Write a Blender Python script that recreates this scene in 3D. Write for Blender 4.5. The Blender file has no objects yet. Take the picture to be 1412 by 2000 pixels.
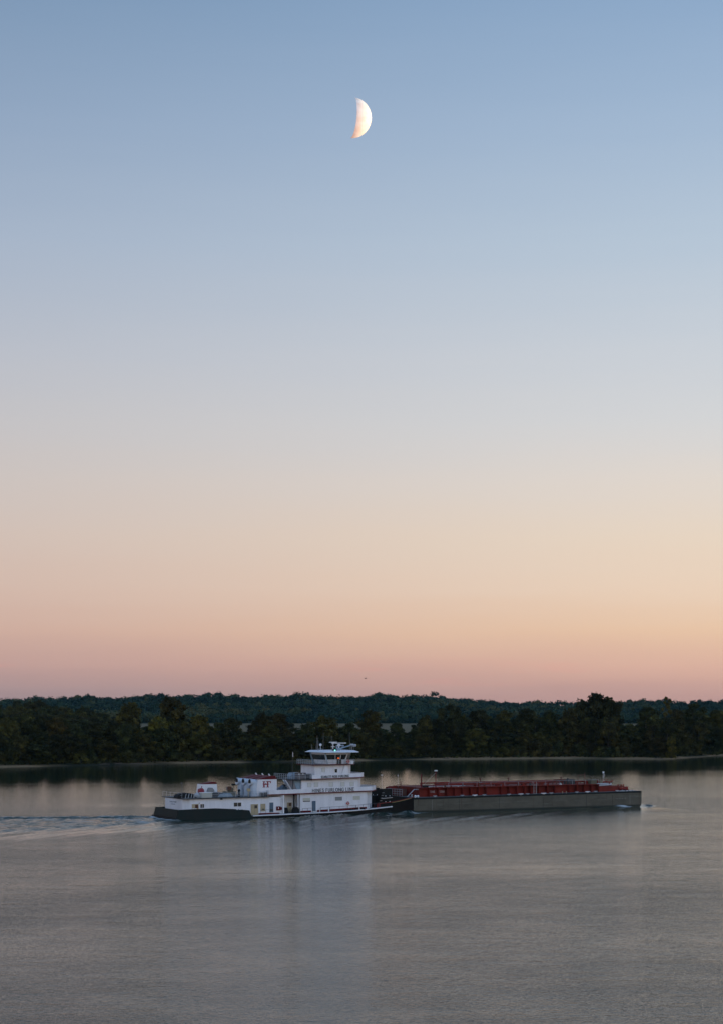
import bpy, math, random
import numpy as np
from mathutils import Vector, Matrix, Quaternion
R = math.radians
sc = bpy.context.scene
COL = sc.collection

# ------------------------------------------------------------------ camera
EYE = 22.0
cd = bpy.data.cameras.new("camera")
cam = bpy.data.objects.new("camera", cd); COL.objects.link(cam)
cam.location = (0, 0, EYE); cam.rotation_euler = (R(90), 0, 0)
cd.sensor_fit = 'VERTICAL'; cd.sensor_height = 24.0; cd.sensor_width = 24.0
cd.lens = 24.0 * 3500 / 2000
cd.shift_y = 385 / 2000
cd.clip_start = 0.5; cd.clip_end = 60000
sc.camera = cam
sc.view_settings.view_transform = 'Standard'
sc.view_settings.look = 'None'
sc.view_settings.exposure = 0.0
sc.view_settings.gamma = 1.0
sc.cycles.volume_bounces = 1
sc.cycles.max_bounces = 8
sc.cycles.transparent_max_bounces = 12
sc.cycles.volume_step_rate = 4.0

# ------------------------------------------------------------------ sky
def lin(c):
    return tuple(((v/255)/12.92 if v/255 <= .04045 else ((v/255+.055)/1.055)**2.4) for v in c)
SKY_L = [(0,(146,128,132)),(.010,(164,140,142)),(.024,(190,156,150)),(.044,(204,170,158)),(.067,(208,182,170)),
         (.095,(207,189,180)),(.125,(202,192,188)),(.155,(195,192,194)),(.192,(184,188,198)),(.25,(164,178,198)),(.308,(144,164,190)),(.37,(122,148,178)),(.55,(98,128,166)),(1,(70,100,146))]
SKY_R = [(0,(192,152,146)),(.010,(206,162,150)),(.024,(224,180,160)),(.044,(236,200,168)),(.067,(237,212,188)),
         (.095,(234,216,196)),(.125,(226,217,208)),(.155,(214,215,216)),(.192,(204,210,217)),(.25,(184,200,216)),(.308,(164,186,211)),(.37,(142,170,202)),(.55,(110,142,184)),(1,(78,110,158))]
world = bpy.data.worlds.new("World"); sc.world = world; world.use_nodes = True
nt = world.node_tree; nt.nodes.clear(); N = nt.nodes.new; L = nt.links.new
tc = N('ShaderNodeTexCoord'); sep = N('ShaderNodeSeparateXYZ'); L(tc.outputs['Generated'], sep.inputs[0])
def ramp(tree, stops, conv=True):
    r = tree.nodes.new('ShaderNodeValToRGB'); e = r.color_ramp.elements
    while len(e) > 1: e.remove(e[-1])
    e[0].position = stops[0][0]; e[0].color = (*(lin(stops[0][1]) if conv else stops[0][1]), 1)
    for p, c in stops[1:]:
        q = e.new(p); q.color = (*(lin(c) if conv else c), 1)
    return r
# faint streaks of high cloud bend the colour bands slightly
mp = N('ShaderNodeMapping'); mp.inputs['Scale'].default_value = (3, 3, 40); L(tc.outputs['Generated'], mp.inputs[0])
nz = N('ShaderNodeTexNoise'); nz.inputs['Scale'].default_value = 2.2; nz.inputs['Detail'].default_value = 3; L(mp.outputs[0], nz.inputs[0])
ns = N('ShaderNodeMath'); ns.operation = 'MULTIPLY_ADD'; ns.inputs[1].default_value = .010; ns.inputs[2].default_value = -.005; L(nz.outputs[0], ns.inputs[0])
ad = N('ShaderNodeMath'); ad.operation = 'ADD'; L(sep.outputs[2], ad.inputs[0]); L(ns.outputs[0], ad.inputs[1])
rl = ramp(nt, SKY_L); rr = ramp(nt, SKY_R); L(ad.outputs[0], rl.inputs[0]); L(ad.outputs[0], rr.inputs[0])
mr = N('ShaderNodeMapRange'); mr.interpolation_type = 'SMOOTHSTEP'
mr.inputs[1].default_value = -.34; mr.inputs[2].default_value = .30; L(sep.outputs[0], mr.inputs[0])
mx = N('ShaderNodeMix'); mx.data_type = 'RGBA'; L(mr.outputs[0], mx.inputs[0]); L(rl.outputs[0], mx.inputs[6]); L(rr.outputs[0], mx.inputs[7])
# pink wisps low over the far hills
mp2 = N('ShaderNodeMapping'); mp2.inputs['Scale'].default_value = (9, 9, 90); mp2.inputs['Location'].default_value = (2.3, 0, 1.1); L(tc.outputs['Generated'], mp2.inputs[0])
n2 = N('ShaderNodeTexNoise'); n2.inputs['Scale'].default_value = 1.6; n2.inputs['Detail'].default_value = 4; L(mp2.outputs[0], n2.inputs[0])
w1 = N('ShaderNodeMapRange'); w1.inputs[1].default_value = .58; w1.inputs[2].default_value = .78; L(n2.outputs[0], w1.inputs[0])
w2 = ramp(nt, [(0,(0,0,0)),(.012,(0,0,0)),(.019,(.5,.5,.5)),(.028,(0,0,0))], False); L(sep.outputs[2], w2.inputs[0])
w3 = N('ShaderNodeMath'); w3.operation = 'MULTIPLY'; L(w1.outputs[0], w3.inputs[0]); L(w2.outputs[0], w3.inputs[1])
mx2 = N('ShaderNodeMix'); mx2.data_type = 'RGBA'; L(w3.outputs[0], mx2.inputs[0]); L(mx.outputs[2], mx2.inputs[6]); mx2.inputs[7].default_value = (*lin((236,150,140)), 1)
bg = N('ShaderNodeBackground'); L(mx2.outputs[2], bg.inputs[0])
# unseen sky overhead and behind is brightened to light the boat's white sides
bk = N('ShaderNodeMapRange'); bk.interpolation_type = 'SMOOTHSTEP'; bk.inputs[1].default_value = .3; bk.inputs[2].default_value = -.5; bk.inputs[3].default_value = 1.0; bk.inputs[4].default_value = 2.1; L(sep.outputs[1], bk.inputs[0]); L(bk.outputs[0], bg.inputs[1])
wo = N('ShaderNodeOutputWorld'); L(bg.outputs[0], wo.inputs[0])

# the sun has just set, to the right; only the moon still catches it
SUN = Vector((.966, .258, -.021)).normalized()
sd = bpy.data.lights.new("sun", 'SUN'); sd.energy = 5.0; sd.angle = R(.5); sd.color = (1, .84, .62)
so = bpy.data.objects.new("sun", sd); COL.objects.link(so); so.rotation_euler = SUN.to_track_quat('Z', 'Y').to_euler()

# ------------------------------------------------------------------ materials
def mat(name, col, rough=.6, var=0.0, vscale=1.0, metal=0.0, spec=.5, streak=0.0, dirt=None, bump=0.0, emit=None):
    m = bpy.data.materials.new(name); m.use_nodes = True
    t = m.node_tree; b = t.nodes['Principled BSDF']
    b.inputs['Base Color'].default_value = (*col, 1); b.inputs['Roughness'].default_value = rough
    b.inputs['Metallic'].default_value = metal; b.inputs['Specular IOR Level'].default_value = spec
    if emit:
        b.inputs['Emission Color'].default_value = (*emit[0], 1); b.inputs['Emission Strength'].default_value = emit[1]
    if var or streak:
        co = t.nodes.new('ShaderNodeTexCoord'); ma = t.nodes.new('ShaderNodeMapping'); t.links.new(co.outputs['Object'], ma.inputs[0])
        ma.inputs['Scale'].default_value = (vscale, vscale, vscale * (1 if not streak else .18))
        no = t.nodes.new('ShaderNodeTexNoise'); no.inputs['Scale'].default_value = 1; no.inputs['Detail'].default_value = 6; no.inputs['Roughness'].default_value = .65
        t.links.new(ma.outputs[0], no.inputs[0])
        mp_ = t.nodes.new('ShaderNodeMapRange'); mp_.inputs[1].default_value = .38; mp_.inputs[2].default_value = .72; t.links.new(no.outputs[0], mp_.inputs[0])
        mi = t.nodes.new('ShaderNodeMix'); mi.data_type = 'RGBA'
        d = dirt or tuple(v * (1 - max(var, streak)) for v in col)
        mi.inputs[6].default_value = (*col, 1); mi.inputs[7].default_value = (*d, 1)
        t.links.new(mp_.outputs[0], mi.inputs[0]); t.links.new(mi.outputs[2], b.inputs['Base Color'])
        if bump:
            bu = t.nodes.new('ShaderNodeBump'); bu.inputs['Strength'].default_value = bump; bu.inputs['Distance'].default_value = .05
            t.links.new(no.outputs[0], bu.inputs['Height']); t.links.new(bu.outputs[0], b.inputs['Normal'])
    return m
def hull_mat():
    m = mat('weathered_grey_hull', (.118,.116,.092), .7, spec=.2); t = m.node_tree; n = t.nodes.new; l = t.links.new; b = t.nodes['Principled BSDF']
    co = n('ShaderNodeTexCoord')
    def nz_(sx, sz, sc, det, a, c):
        mp = n('ShaderNodeMapping'); mp.inputs['Scale'].default_value = (sx, sx, sz); l(co.outputs['Object'], mp.inputs[0])
        q = n('ShaderNodeTexNoise'); q.inputs['Scale'].default_value = sc; q.inputs['Detail'].default_value = det; q.inputs['Roughness'].default_value = .7; l(mp.outputs[0], q.inputs[0])
        r = n('ShaderNodeMapRange'); r.inputs[1].default_value = a; r.inputs[2].default_value = c; l(q.outputs[0], r.inputs[0]); return r.outputs[0]
    def mix(f, a, c):
        q = n('ShaderNodeMix'); q.data_type = 'RGBA'; l(f, q.inputs[0])
        if isinstance(a, tuple): q.inputs[6].default_value = (*a, 1)
        else: l(a, q.inputs[6])
        q.inputs[7].default_value = (*c, 1); return q.outputs[2]
    x = mix(nz_(.5, .9, .5, 5, .35, .7), (.112,.102,.076), (.074,.066,.048))       # plates and patches
    x = mix(nz_(.10, 1.6, 1.0, 4, .56, .70), x, (.135,.130,.105))                # long scrapes from lock walls
    x = mix(nz_(1.6, .10, 1.0, 5, .58, .74), x, (.070,.040,.022))                # rust runs down from the deck edge
    se = n('ShaderNodeSeparateXYZ'); l(co.outputs['Object'], se.inputs[0]); w = n('ShaderNodeMapRange'); w.inputs[1].default_value = .45; w.inputs[2].default_value = .15; l(se.outputs[2], w.inputs[0])
    x = mix(w.outputs[0], x, (.030,.032,.024)); l(x, b.inputs['Base Color']); return m   # weed at the waterline
M = dict(
    white=mat('white_paint', (.72,.72,.74), .45, streak=.16, vscale=.9),
    whiteb=mat('white_trim_paint', (.74,.74,.75), .4, streak=.10, vscale=.7),
    roofw=mat('white_roof_paint', (.74,.75,.76), .5, var=.1, vscale=.6),
    black=mat('black_hull_paint', (.010,.011,.011), .6, streak=.5, vscale=.5, spec=.15),
    green=mat('dark_green_hull_paint', (.007,.016,.015), .6, streak=.4, vscale=.4, dirt=(.016,.017,.014), spec=.15),
    red=mat('dark_red_paint', (.125,.010,.013), .6, var=.35, vscale=.8, spec=.2),
    tred=mat('oxide_red_paint', (.195,.022,.014), .7, streak=.45, vscale=.35, dirt=(.085,.015,.009), spec=.2),
    deck=mat('grey_deck', (.10,.11,.11), .7, var=.3, vscale=.5),
    edge=mat('dark_edge_paint', (.035,.037,.04), .6, var=.3, vscale=.8),
    tan=mat('tan_paint', (.38,.31,.19), .5, var=.15, vscale=1.3),
    blue=mat('blue_grey_paint', (.06,.11,.16), .5, var=.2, vscale=1),
    ltblue=mat('light_blue_tarp', (.24,.33,.40), .6, var=.25, vscale=.9),
    glass=mat('dark_glass', (.012,.015,.016), .08, spec=.6),
    brownglass=mat('brown_window', (.05,.016,.012), .2),
    blind=mat('cream_blind', (.50,.49,.41), .6, var=.1, vscale=2),
    paleblind=mat('pale_blind', (.60,.60,.55), .6, var=.08, vscale=2),
    greyblind=mat('grey_blind', (.20,.21,.21), .5),
    rail=mat('galvanised_rail', (.42,.44,.45), .5, var=.25, vscale=2),
    darkrail=mat('dark_rail', (.04,.045,.05), .5),
    metal=mat('galvanised_metal', (.35,.36,.37), .4, metal=.3, var=.2, vscale=2),
    faint=mat('faded_lettering', (.28,.29,.31), .6, var=.4, vscale=3),
    letter=mat('dark_lettering', (.03,.045,.055), .5),
    crimson=mat('crimson_lettering', (.22,.012,.03), .5),
    hull=hull_mat(),
    rim=mat('dark_rim', (.016,.018,.017), .7, var=.3, vscale=1, spec=.15),
    rust=mat('rusty_steel', (.11,.035,.02), .7, var=.5, vscale=1.2),
    rope=mat('rope', (.16,.13,.09), .9, var=.4, vscale=4),
    blackrope=mat('black_rope', (.009,.009,.010), .9, var=.4, vscale=3),
    ring=mat('orange_red_ring', (.45,.05,.03), .5),
    bgreen=mat('green_machine', (.10,.16,.13), .5, var=.3, vscale=1),
    olive=mat('drab_machine', (.11,.10,.06), .6, var=.3, vscale=1),
    flag=mat('flag_cloth', (.62,.55,.55), .8),
    sand=mat('sand', (.3,.22,.13), .9),
    orange=mat('orange_lamp', (.6,.12,.02), .5, emit=((1,.14,.02), .7)),
    navgreen=mat('green_navigation_light', (.1,.6,.5), .3, emit=((.2,1,.8), 3.0)),
    lampw=mat('lamp_glass', (.8,.8,.78), .2),
)

# ------------------------------------------------------------------ mesh builder
class MB:
    def __init__(s): s.v = []; s.f = []
    def add(s, vs, fs):
        n = len(s.v); s.v += [tuple(p) for p in vs]; s.f += [tuple(i + n for i in q) for q in fs]; return s
    def box(s, x0, x1, y0, y1, z0, z1):
        return s.add([(x0,y0,z0),(x1,y0,z0),(x1,y1,z0),(x0,y1,z0),(x0,y0,z1),(x1,y0,z1),(x1,y1,z1),(x0,y1,z1)],
                     [(0,3,2,1),(4,5,6,7),(0,1,5,4),(1,2,6,5),(2,3,7,6),(3,0,4,7)])
    def plan(s, poly, zb, zt, top=None):
        """vertical prism over a plan polygon; zb/zt numbers or functions of x; top: another polygon for a battered wall"""
        fb = zb if callable(zb) else (lambda x: zb); ft = zt if callable(zt) else (lambda x: zt)
        tp = top or poly; n = len(poly)
        vs = [(x, y, fb(x)) for x, y in poly] + [(x, y, ft(x)) for x, y in tp]
        return s.add(vs, [tuple(reversed(range(n))), tuple(range(n, 2*n))] + [(i, (i+1) % n, n+(i+1) % n, n+i) for i in range(n)])
    def side(s, poly, y0, y1):
        """prism over a profile in x,z"""
        n = len(poly)
        return s.add([(x, y0, z) for x, z in poly] + [(x, y1, z) for x, z in poly],
                     [tuple(range(n)), tuple(reversed(range(n, 2*n)))] + [(i, n+i, n+(i+1) % n, (i+1) % n) for i in range(n)])
    def ring(s, outer, inner, zb, zt, skip=()):
        fb = zb if callable(zb) else (lambda x: zb); ft = zt if callable(zt) else (lambda x: zt)
        n = len(outer)
        for i in range(n):
            if i in skip: continue
            j = (i+1) % n; a, b, c, d = outer[i], outer[j], inner[j], inner[i]
            s.add([(a[0],a[1],fb(a[0])),(b[0],b[1],fb(b[0])),(c[0],c[1],fb(c[0])),(d[0],d[1],fb(d[0])),
                   (a[0],a[1],ft(a[0])),(b[0],b[1],ft(b[0])),(c[0],c[1],ft(c[0])),(d[0],d[1],ft(d[0]))],
                  [(0,3,2,1),(4,5,6,7),(0,1,5,4),(1,2,6,5),(2,3,7,6),(3,0,4,7)])
        return s
    def tube(s, p0, p1, r, n=6, r1=None):
        p0 = Vector(p0); p1 = Vector(p1); d = (p1 - p0)
        if d.length < 1e-6: return s
        q = d.to_track_quat('Z', 'Y'); r1 = r if r1 is None else r1
        vs = []
        for p, rad in ((p0, r), (p1, r1)):
            for i in range(n):
                a = 2*math.pi*i/n; vs.append(p + q @ Vector((rad*math.cos(a), rad*math.sin(a), 0)))
        return s.add(vs, [tuple(reversed(range(n))), tuple(range(n, 2*n))] + [(i, (i+1) % n, n+(i+1) % n, n+i) for i in range(n)])
    def path(s, pts, r, n=6):
        for a, b in zip(pts, pts[1:]): s.tube(a, b, r, n)
        return s
    def sphere(s, c, r, n=10, m=6, sz=1.0):
        vs = [(c[0], c[1], c[2]-r*sz)]
        for j in range(1, m):
            a = -math.pi/2 + math.pi*j/m
            for i in range(n):
                b = 2*math.pi*i/n; vs.append((c[0]+r*math.cos(a)*math.cos(b), c[1]+r*math.cos(a)*math.sin(b), c[2]+r*sz*math.sin(a)))
        vs.append((c[0], c[1], c[2]+r*sz)); t = len(vs)-1; fs = []
        for i in range(n):
            k = (i+1) % n; fs.append((0, 1+k, 1+i)); fs.append((t, 1+(m-2)*n+i, 1+(m-2)*n+k))
            for j in range(m-2): fs.append((1+j*n+i, 1+j*n+k, 1+(j+1)*n+k, 1+(j+1)*n+i))
        return s.add(vs, fs)
    def torus(s, c, R_, r, axis='y', n=18, m=8):
        vs = []; fs = []
        for i in range(n):
            a = 2*math.pi*i/n
            for j in range(m):
                b = 2*math.pi*j/m; q = R_ + r*math.cos(b); h = r*math.sin(b)
                p = (q*math.cos(a), h, q*math.sin(a)) if axis == 'y' else (q*math.cos(a), q*math.sin(a), h)
                vs.append((c[0]+p[0], c[1]+p[1], c[2]+p[2]))
                fs.append((i*m+j, ((i+1) % n)*m+j, ((i+1) % n)*m+(j+1) % m, i*m+(j+1) % m))
        return s.add(vs, fs)
    def build(s, name, m, parent=None, smooth=False):
        me = bpy.data.meshes.new(name); me.from_pydata(s.v, [], s.f); me.update()
        me.materials.append(M[m] if isinstance(m, str) else m)
        if smooth: me.polygons.foreach_set('use_smooth', [True]*len(me.polygons))
        o = bpy.data.objects.new(name, me); COL.objects.link(o)
        if parent: o.parent = parent
        return o
def tag(o, label=None, cat=None, group=None, kind=None):
    if label: o['label'] = label
    if cat: o['category'] = cat
    if group: o['group'] = group
    if kind: o['kind'] = kind
    return o
def empty(name, loc, rz=0, parent=None):
    o = bpy.data.objects.new(name, None); COL.objects.link(o); o.location = loc; o.rotation_euler = (0, 0, rz); o.empty_display_size = .5
    if parent: o.parent = parent
    return o

# ------------------------------------------------------------------ terrain
SHX = [-2500, -600, -300, -136, -101, -74, -18, 21, 80, 136, 171, 300, 600, 2500]
SHY = [560, 600, 640, 675, 700, 726, 747, 778, 794, 786, 846, 900, 960, 1000]
def shore(x): return np.interp(x, SHX, SHY) + 2.2*np.sin(x*.09) + 1.1*np.sin(x*.31+1)
rng = np.random.default_rng(7)
def vnoise(x, y, seed=0):
    """smooth value noise, numpy"""
    xi = np.floor(x).astype(int); yi = np.floor(y).astype(int); fx = x-xi; fy = y-yi
    def h(a, b):
        n = np.sin(a*127.1+b*311.7+seed*74.7)*43758.5453; return n-np.floor(n)
    ux = fx*fx*(3-2*fx); uy = fy*fy*(3-2*fy)
    return (h(xi, yi)*(1-ux)+h(xi+1, yi)*ux)*(1-uy)+(h(xi, yi+1)*(1-ux)+h(xi+1, yi+1)*ux)*uy
# hill crest: ground height against the bearing x/y
CRU = [-.6, -.202, -.187, -.180, -.162, -.149, -.133, -.116, -.096, -.072, -.056, -.042, -.029, -.019, 0, .01, .021, .041, .050, .068, .085, .098, .118, .144, .156, .175, .2, .6]
CRY = [1362, 1363, 1365, 1363, 1360, 1357, 1359, 1354, 1356, 1356, 1360, 1357, 1356, 1358, 1357, 1355, 1357, 1354, 1362, 1369, 1371, 1369, 1371, 1366, 1367, 1368, 1368, 1368]
def crest(u): return EYE + (1385 - np.interp(u, CRU, CRY))*2850/3500 - 17.0
def ground(x, y):
    x = np.asarray(x, float); y = np.asarray(y, float)
    d = y - shore(x)
    bank = np.interp(d, [-90, -14, 0, 9, 20, 34, 4000], [-5, -1.2, 0, .55, 1.3, 4.0, 4.3])
    u = x/np.maximum(y, 100)
    t = np.clip((y-2180)/670, 0, 1); t = t*t*(3-2*t)
    hill = t*(crest(u)-4)*np.where(y > 2850, np.interp(y, [2850, 3600, 9000], [1, .75, .5]), 1)
    hill = hill*(1-.10*(vnoise(x/170, y/150, 3)-.3)*np.clip((2850-y)/200, 0, 1))
    near = np.interp(y, [-4000, 6, 26, 60, 90], [20.2, 20.2, 8, -1.0, -5])
    g = np.where(y < 300, near, bank + hill)
    return g
def grid_mesh(name, xs, ys, zf, m):
    X, Y = np.meshgrid(xs, ys); Z = zf(X, Y); nx, ny = len(xs), len(ys)
    co = np.stack([X, Y, Z], -1).reshape(-1, 3)
    i = np.arange(nx-1); j = np.arange(ny-1); I, J = np.meshgrid(i, j); a = (J*nx+I).ravel()
    F = np.stack([a, a+1, a+1+nx, a+nx], -1)
    me = bpy.data.meshes.new(name)
    me.vertices.add(len(co)); me.vertices.foreach_set('co', co.ravel())
    me.loops.add(F.size); me.loops.foreach_set('vertex_index', F.ravel())
    me.polygons.add(len(F)); me.polygons.foreach_set('loop_start', np.arange(0, F.size, 4)); me.polygons.foreach_set('loop_total', np.full(len(F), 4))
    me.update(calc_edges=True); me.polygons.foreach_set('use_smooth', np.ones(len(F), bool)); me.materials.append(m)
    o = bpy.data.objects.new(name, me); COL.objects.link(o); return o, X, Y
def ground_material():
    m = bpy.data.materials.new('bank_soil_and_grass'); m.use_nodes = True; t = m.node_tree; b = t.nodes['Principled BSDF']; b.inputs['Roughness'].default_value = .95
    b.inputs['Specular IOR Level'].default_value = .1
    n = t.nodes.new; l = t.links.new
    co = n('ShaderNodeTexCoord'); se = n('ShaderNodeSeparateXYZ'); l(co.outputs['Object'], se.inputs[0])
    no = n('ShaderNodeTexNoise'); no.inputs['Scale'].default_value = .12; no.inputs['Detail'].default_value = 6; l(co.outputs['Object'], no.inputs[0])
    nb = n('ShaderNodeTexNoise'); nb.inputs['Scale'].default_value = .022; nb.inputs['Detail'].default_value = 2; l(co.outputs['Object'], nb.inputs[0])
    a = n('ShaderNodeMath'); a.operation = 'MULTIPLY_ADD'; a.inputs[1].default_value = 9; l(nb.outputs[0], a.inputs[0]); l(se.outputs[2], a.inputs[2])
    mr_ = n('ShaderNodeMapRange'); mr_.inputs[1].default_value = 4.6; mr_.inputs[2].default_value = 5.6; l(a.outputs[0], mr_.inputs[0])
    sd_ = n('ShaderNodeMix'); sd_.data_type = 'RGBA'; sd_.inputs[6].default_value = (.36,.235,.12,1); sd_.inputs[7].default_value = (.17,.11,.06,1); l(no.outputs[0], sd_.inputs[0])
    m1 = n('ShaderNodeMix'); m1.data_type = 'RGBA'; l(mr_.outputs[0], m1.inputs[0]); l(sd_.outputs[2], m1.inputs[6]); m1.inputs[7].default_value = (.022,.024,.013,1)
    fy = n('ShaderNodeMapRange'); fy.inputs[1].default_value = 930; fy.inputs[2].default_value = 1000; l(se.outputs[1], fy.inputs[0])
    fc = n('ShaderNodeMix'); fc.data_type = 'RGBA'; fc.inputs[6].default_value = (.17,.125,.07,1); fc.inputs[7].default_value = (.11,.095,.05,1); l(nb.outputs[0], fc.inputs[0])
    m2 = n('ShaderNodeMix'); m2.data_type = 'RGBA'; l(fy.outputs[0], m2.inputs[0]); l(m1.outputs[2], m2.inputs[6]); l(fc.outputs[2], m2.inputs[7])
    fh = n('ShaderNodeMapRange'); fh.inputs[1].default_value = 2200; fh.inputs[2].default_value = 2240; l(se.outputs[1], fh.inputs[0])
    m3 = n('ShaderNodeMix'); m3.data_type = 'RGBA'; l(fh.outputs[0], m3.inputs[0]); l(m2.outputs[2], m3.inputs[6]); m3.inputs[7].default_value = (.025,.035,.018,1)
    ny = n('ShaderNodeMapRange'); ny.inputs[1].default_value = 100; ny.inputs[2].default_value = 60; l(se.outputs[1], ny.inputs[0])
    m4 = n('ShaderNodeMix'); m4.data_type = 'RGBA'; l(ny.outputs[0], m4.inputs[0]); l(m3.outputs[2], m4.inputs[6]); m4.inputs[7].default_value = (.05,.06,.025,1)
    l(m4.outputs[2], b.inputs['Base Color'])
    bu = n('ShaderNodeBump'); bu.inputs['Strength'].default_value = .5; bu.inputs['Distance'].default_value = .4; l(no.outputs[0], bu.inputs['Height']); l(bu.outputs[0], b.inputs['Normal'])
    return m
xs = np.unique(np.concatenate([np.linspace(-6000, -340, 40), np.linspace(-340, 360, 234), np.linspace(360, 6000, 40)]))
ys = np.unique(np.concatenate([np.linspace(-1500, 0, 8), np.linspace(0, 100, 26), np.linspace(100, 560, 12), np.linspace(560, 900, 114), np.linspace(900, 2150, 24), np.linspace(2150, 3000, 60), np.linspace(3000, 9000, 30)]))
g, _, _ = grid_mesh('ground', xs, ys, ground, ground_material()); tag(g, kind='structure')

# ------------------------------------------------------------------ frames of the two vessels
TH_T, TH_B = R(28), R(26)
O_T = Vector((-36.2, 354.8, 0)); O_B = Vector((11.1, 382.0, 0))
def local(X, Y, O, th):
    dx = X-O[0]; dy = Y-O[1]; return dx*math.cos(th)+dy*math.sin(th), -dx*math.sin(th)+dy*math.cos(th)

# ------------------------------------------------------------------ water
def water_fields(X, Y):
    s, t = local(X, Y, O_T, TH_T); sb, tb = local(X, Y, O_B, TH_B)
    h = np.zeros_like(X); turb = np.zeros_like(X); foam = np.zeros_like(X)
    # propeller wash behind the stern: straight at first, spreading slowly
    wid = np.minimum(7.5 + .42*np.maximum(-s, 0), 18 + .06*np.maximum(-s, 0))
    cen = 7.0 + 0*s
    q = np.exp(-((t-cen)/wid)**4) * (s < 1) * np.clip(1+(s+12)/260, 0, 1)
    turb += q
    lump = vnoise(s/2.6, t/1.1, 5)+.6*vnoise(s/1.2, t/.6, 6)-.8
    h += q*.24*lump
    edge = np.exp(-(((np.abs(t-cen)-wid)/1.3))**2)*(s < 0)*np.clip(1+(s)/260, 0, 1)
    h += edge*.16*(vnoise(s/5, t/2, 8)-.2)
    foam += q*np.clip((vnoise(s/1.6, t/.7, 9)-.62)*2.2, 0, .8)*np.clip(1+s/70, 0.05, 1)
    foam += (np.abs(s+.9+.5*(vnoise(t/1.3, t*0, 2)-.5)) < .65)*(t > -1)*(t < 13)*(.5+.7*vnoise(t/1.1, s/.5, 3))*1.1
    foam += edge*np.clip((vnoise(s/3, t/.8, 19)-.5)*1.5, 0, .5)*np.clip(1+s/110, 0, 1)
    # divergent waves from the bows and shoulders, on the camera's side
    def arm(sx, tx, s0, t0, A, lam, ang, spread, length):
        hh = np.zeros_like(sx); ds = s0-sx; at = t0-ds*math.tan(R(19))
        env = np.exp(-((tx-at)/(spread+.05*np.maximum(ds, 0)))**2)*(ds > 0)*np.exp(-(ds/length)**2)
        ph = (sx*math.cos(R(ang))+tx*math.sin(R(ang)))*2*math.pi/lam
        return 1.5*A*env*(np.cos(ph)+.3*np.cos(2*ph+.5)), env
    for a in ((sb, tb, 58, -1.5, .22, 4.6, -52, 3.5, 75), (sb, tb, 0, -1.0, .26, 4.0, -50, 3.4, 55), (s, t, 42, -.6, .20, 3.6, -48, 2.6, 60), (s, t, 1, -1, .14, 3.2, -48, 2.5, 60)):
        hh, en = arm(*a); h += hh
    for a in ((sb, 16.5-tb, 58, -1.5, .2, 4.6, -52, 3.0, 60), (s, 11-t, 1, -1, .14, 3.2, -48, 2.5, 60)):
        hh, en = arm(*a); h += hh
    # bow wave pushed up against the barge
    bow = np.exp(-((sb-53.5)/3.0)**2)*np.exp(-((tb+.6)/1.0)**2)
    h += .30*bow*(.6+.8*vnoise(sb/1.3, tb/.6, 22)); foam += bow*1.8*np.clip(vnoise(sb/.9, tb/.5, 12)*1.6-.25, 0, 1.3)*(tb < .2); foam += .9*np.exp(-((sb-50)/5)**2)*np.exp(-((tb+1.6)/.7)**2)*np.clip(vnoise(sb/1.4, tb/.4, 23)-.4, 0, 1)
    front = np.exp(-((sb-59.6)/1.3)**2)*(tb > -1)*(tb < 17.5); h += .35*front; foam += front*.25*vnoise(sb/.8, tb/1.4, 13)
    along = np.exp(-((tb+.5)/.35)**2)*(sb > 2)*(sb < 52); foam += along*np.clip(vnoise(sb/2.4, tb/.3, 14)-.62, 0, 1)*1.4
    gap = np.exp(-((tb+2.2)/1.1)**2)*np.exp(-((sb+3)/5)**2); foam += gap*np.clip(vnoise(sb/1.1, tb/.5, 15)-.35, 0, 1)*1.6; h += .15*gap
    turb += .4*np.exp(-((tb+3)/3)**2)*np.exp(-((sb+2)/13)**2)
    # sheltered strip along the hulls' near side
    shel = np.exp(-((tb+7.0)/11.0)**2)*(sb > -12)*(sb < 58)*1.0 + np.exp(-((t+4.0)/8)**2)*(s > 2)*(s < 46)*.5
    return h, np.clip(turb, 0, 1), np.clip(foam, 0, 1), np.clip(shel, 0, 1)
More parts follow.
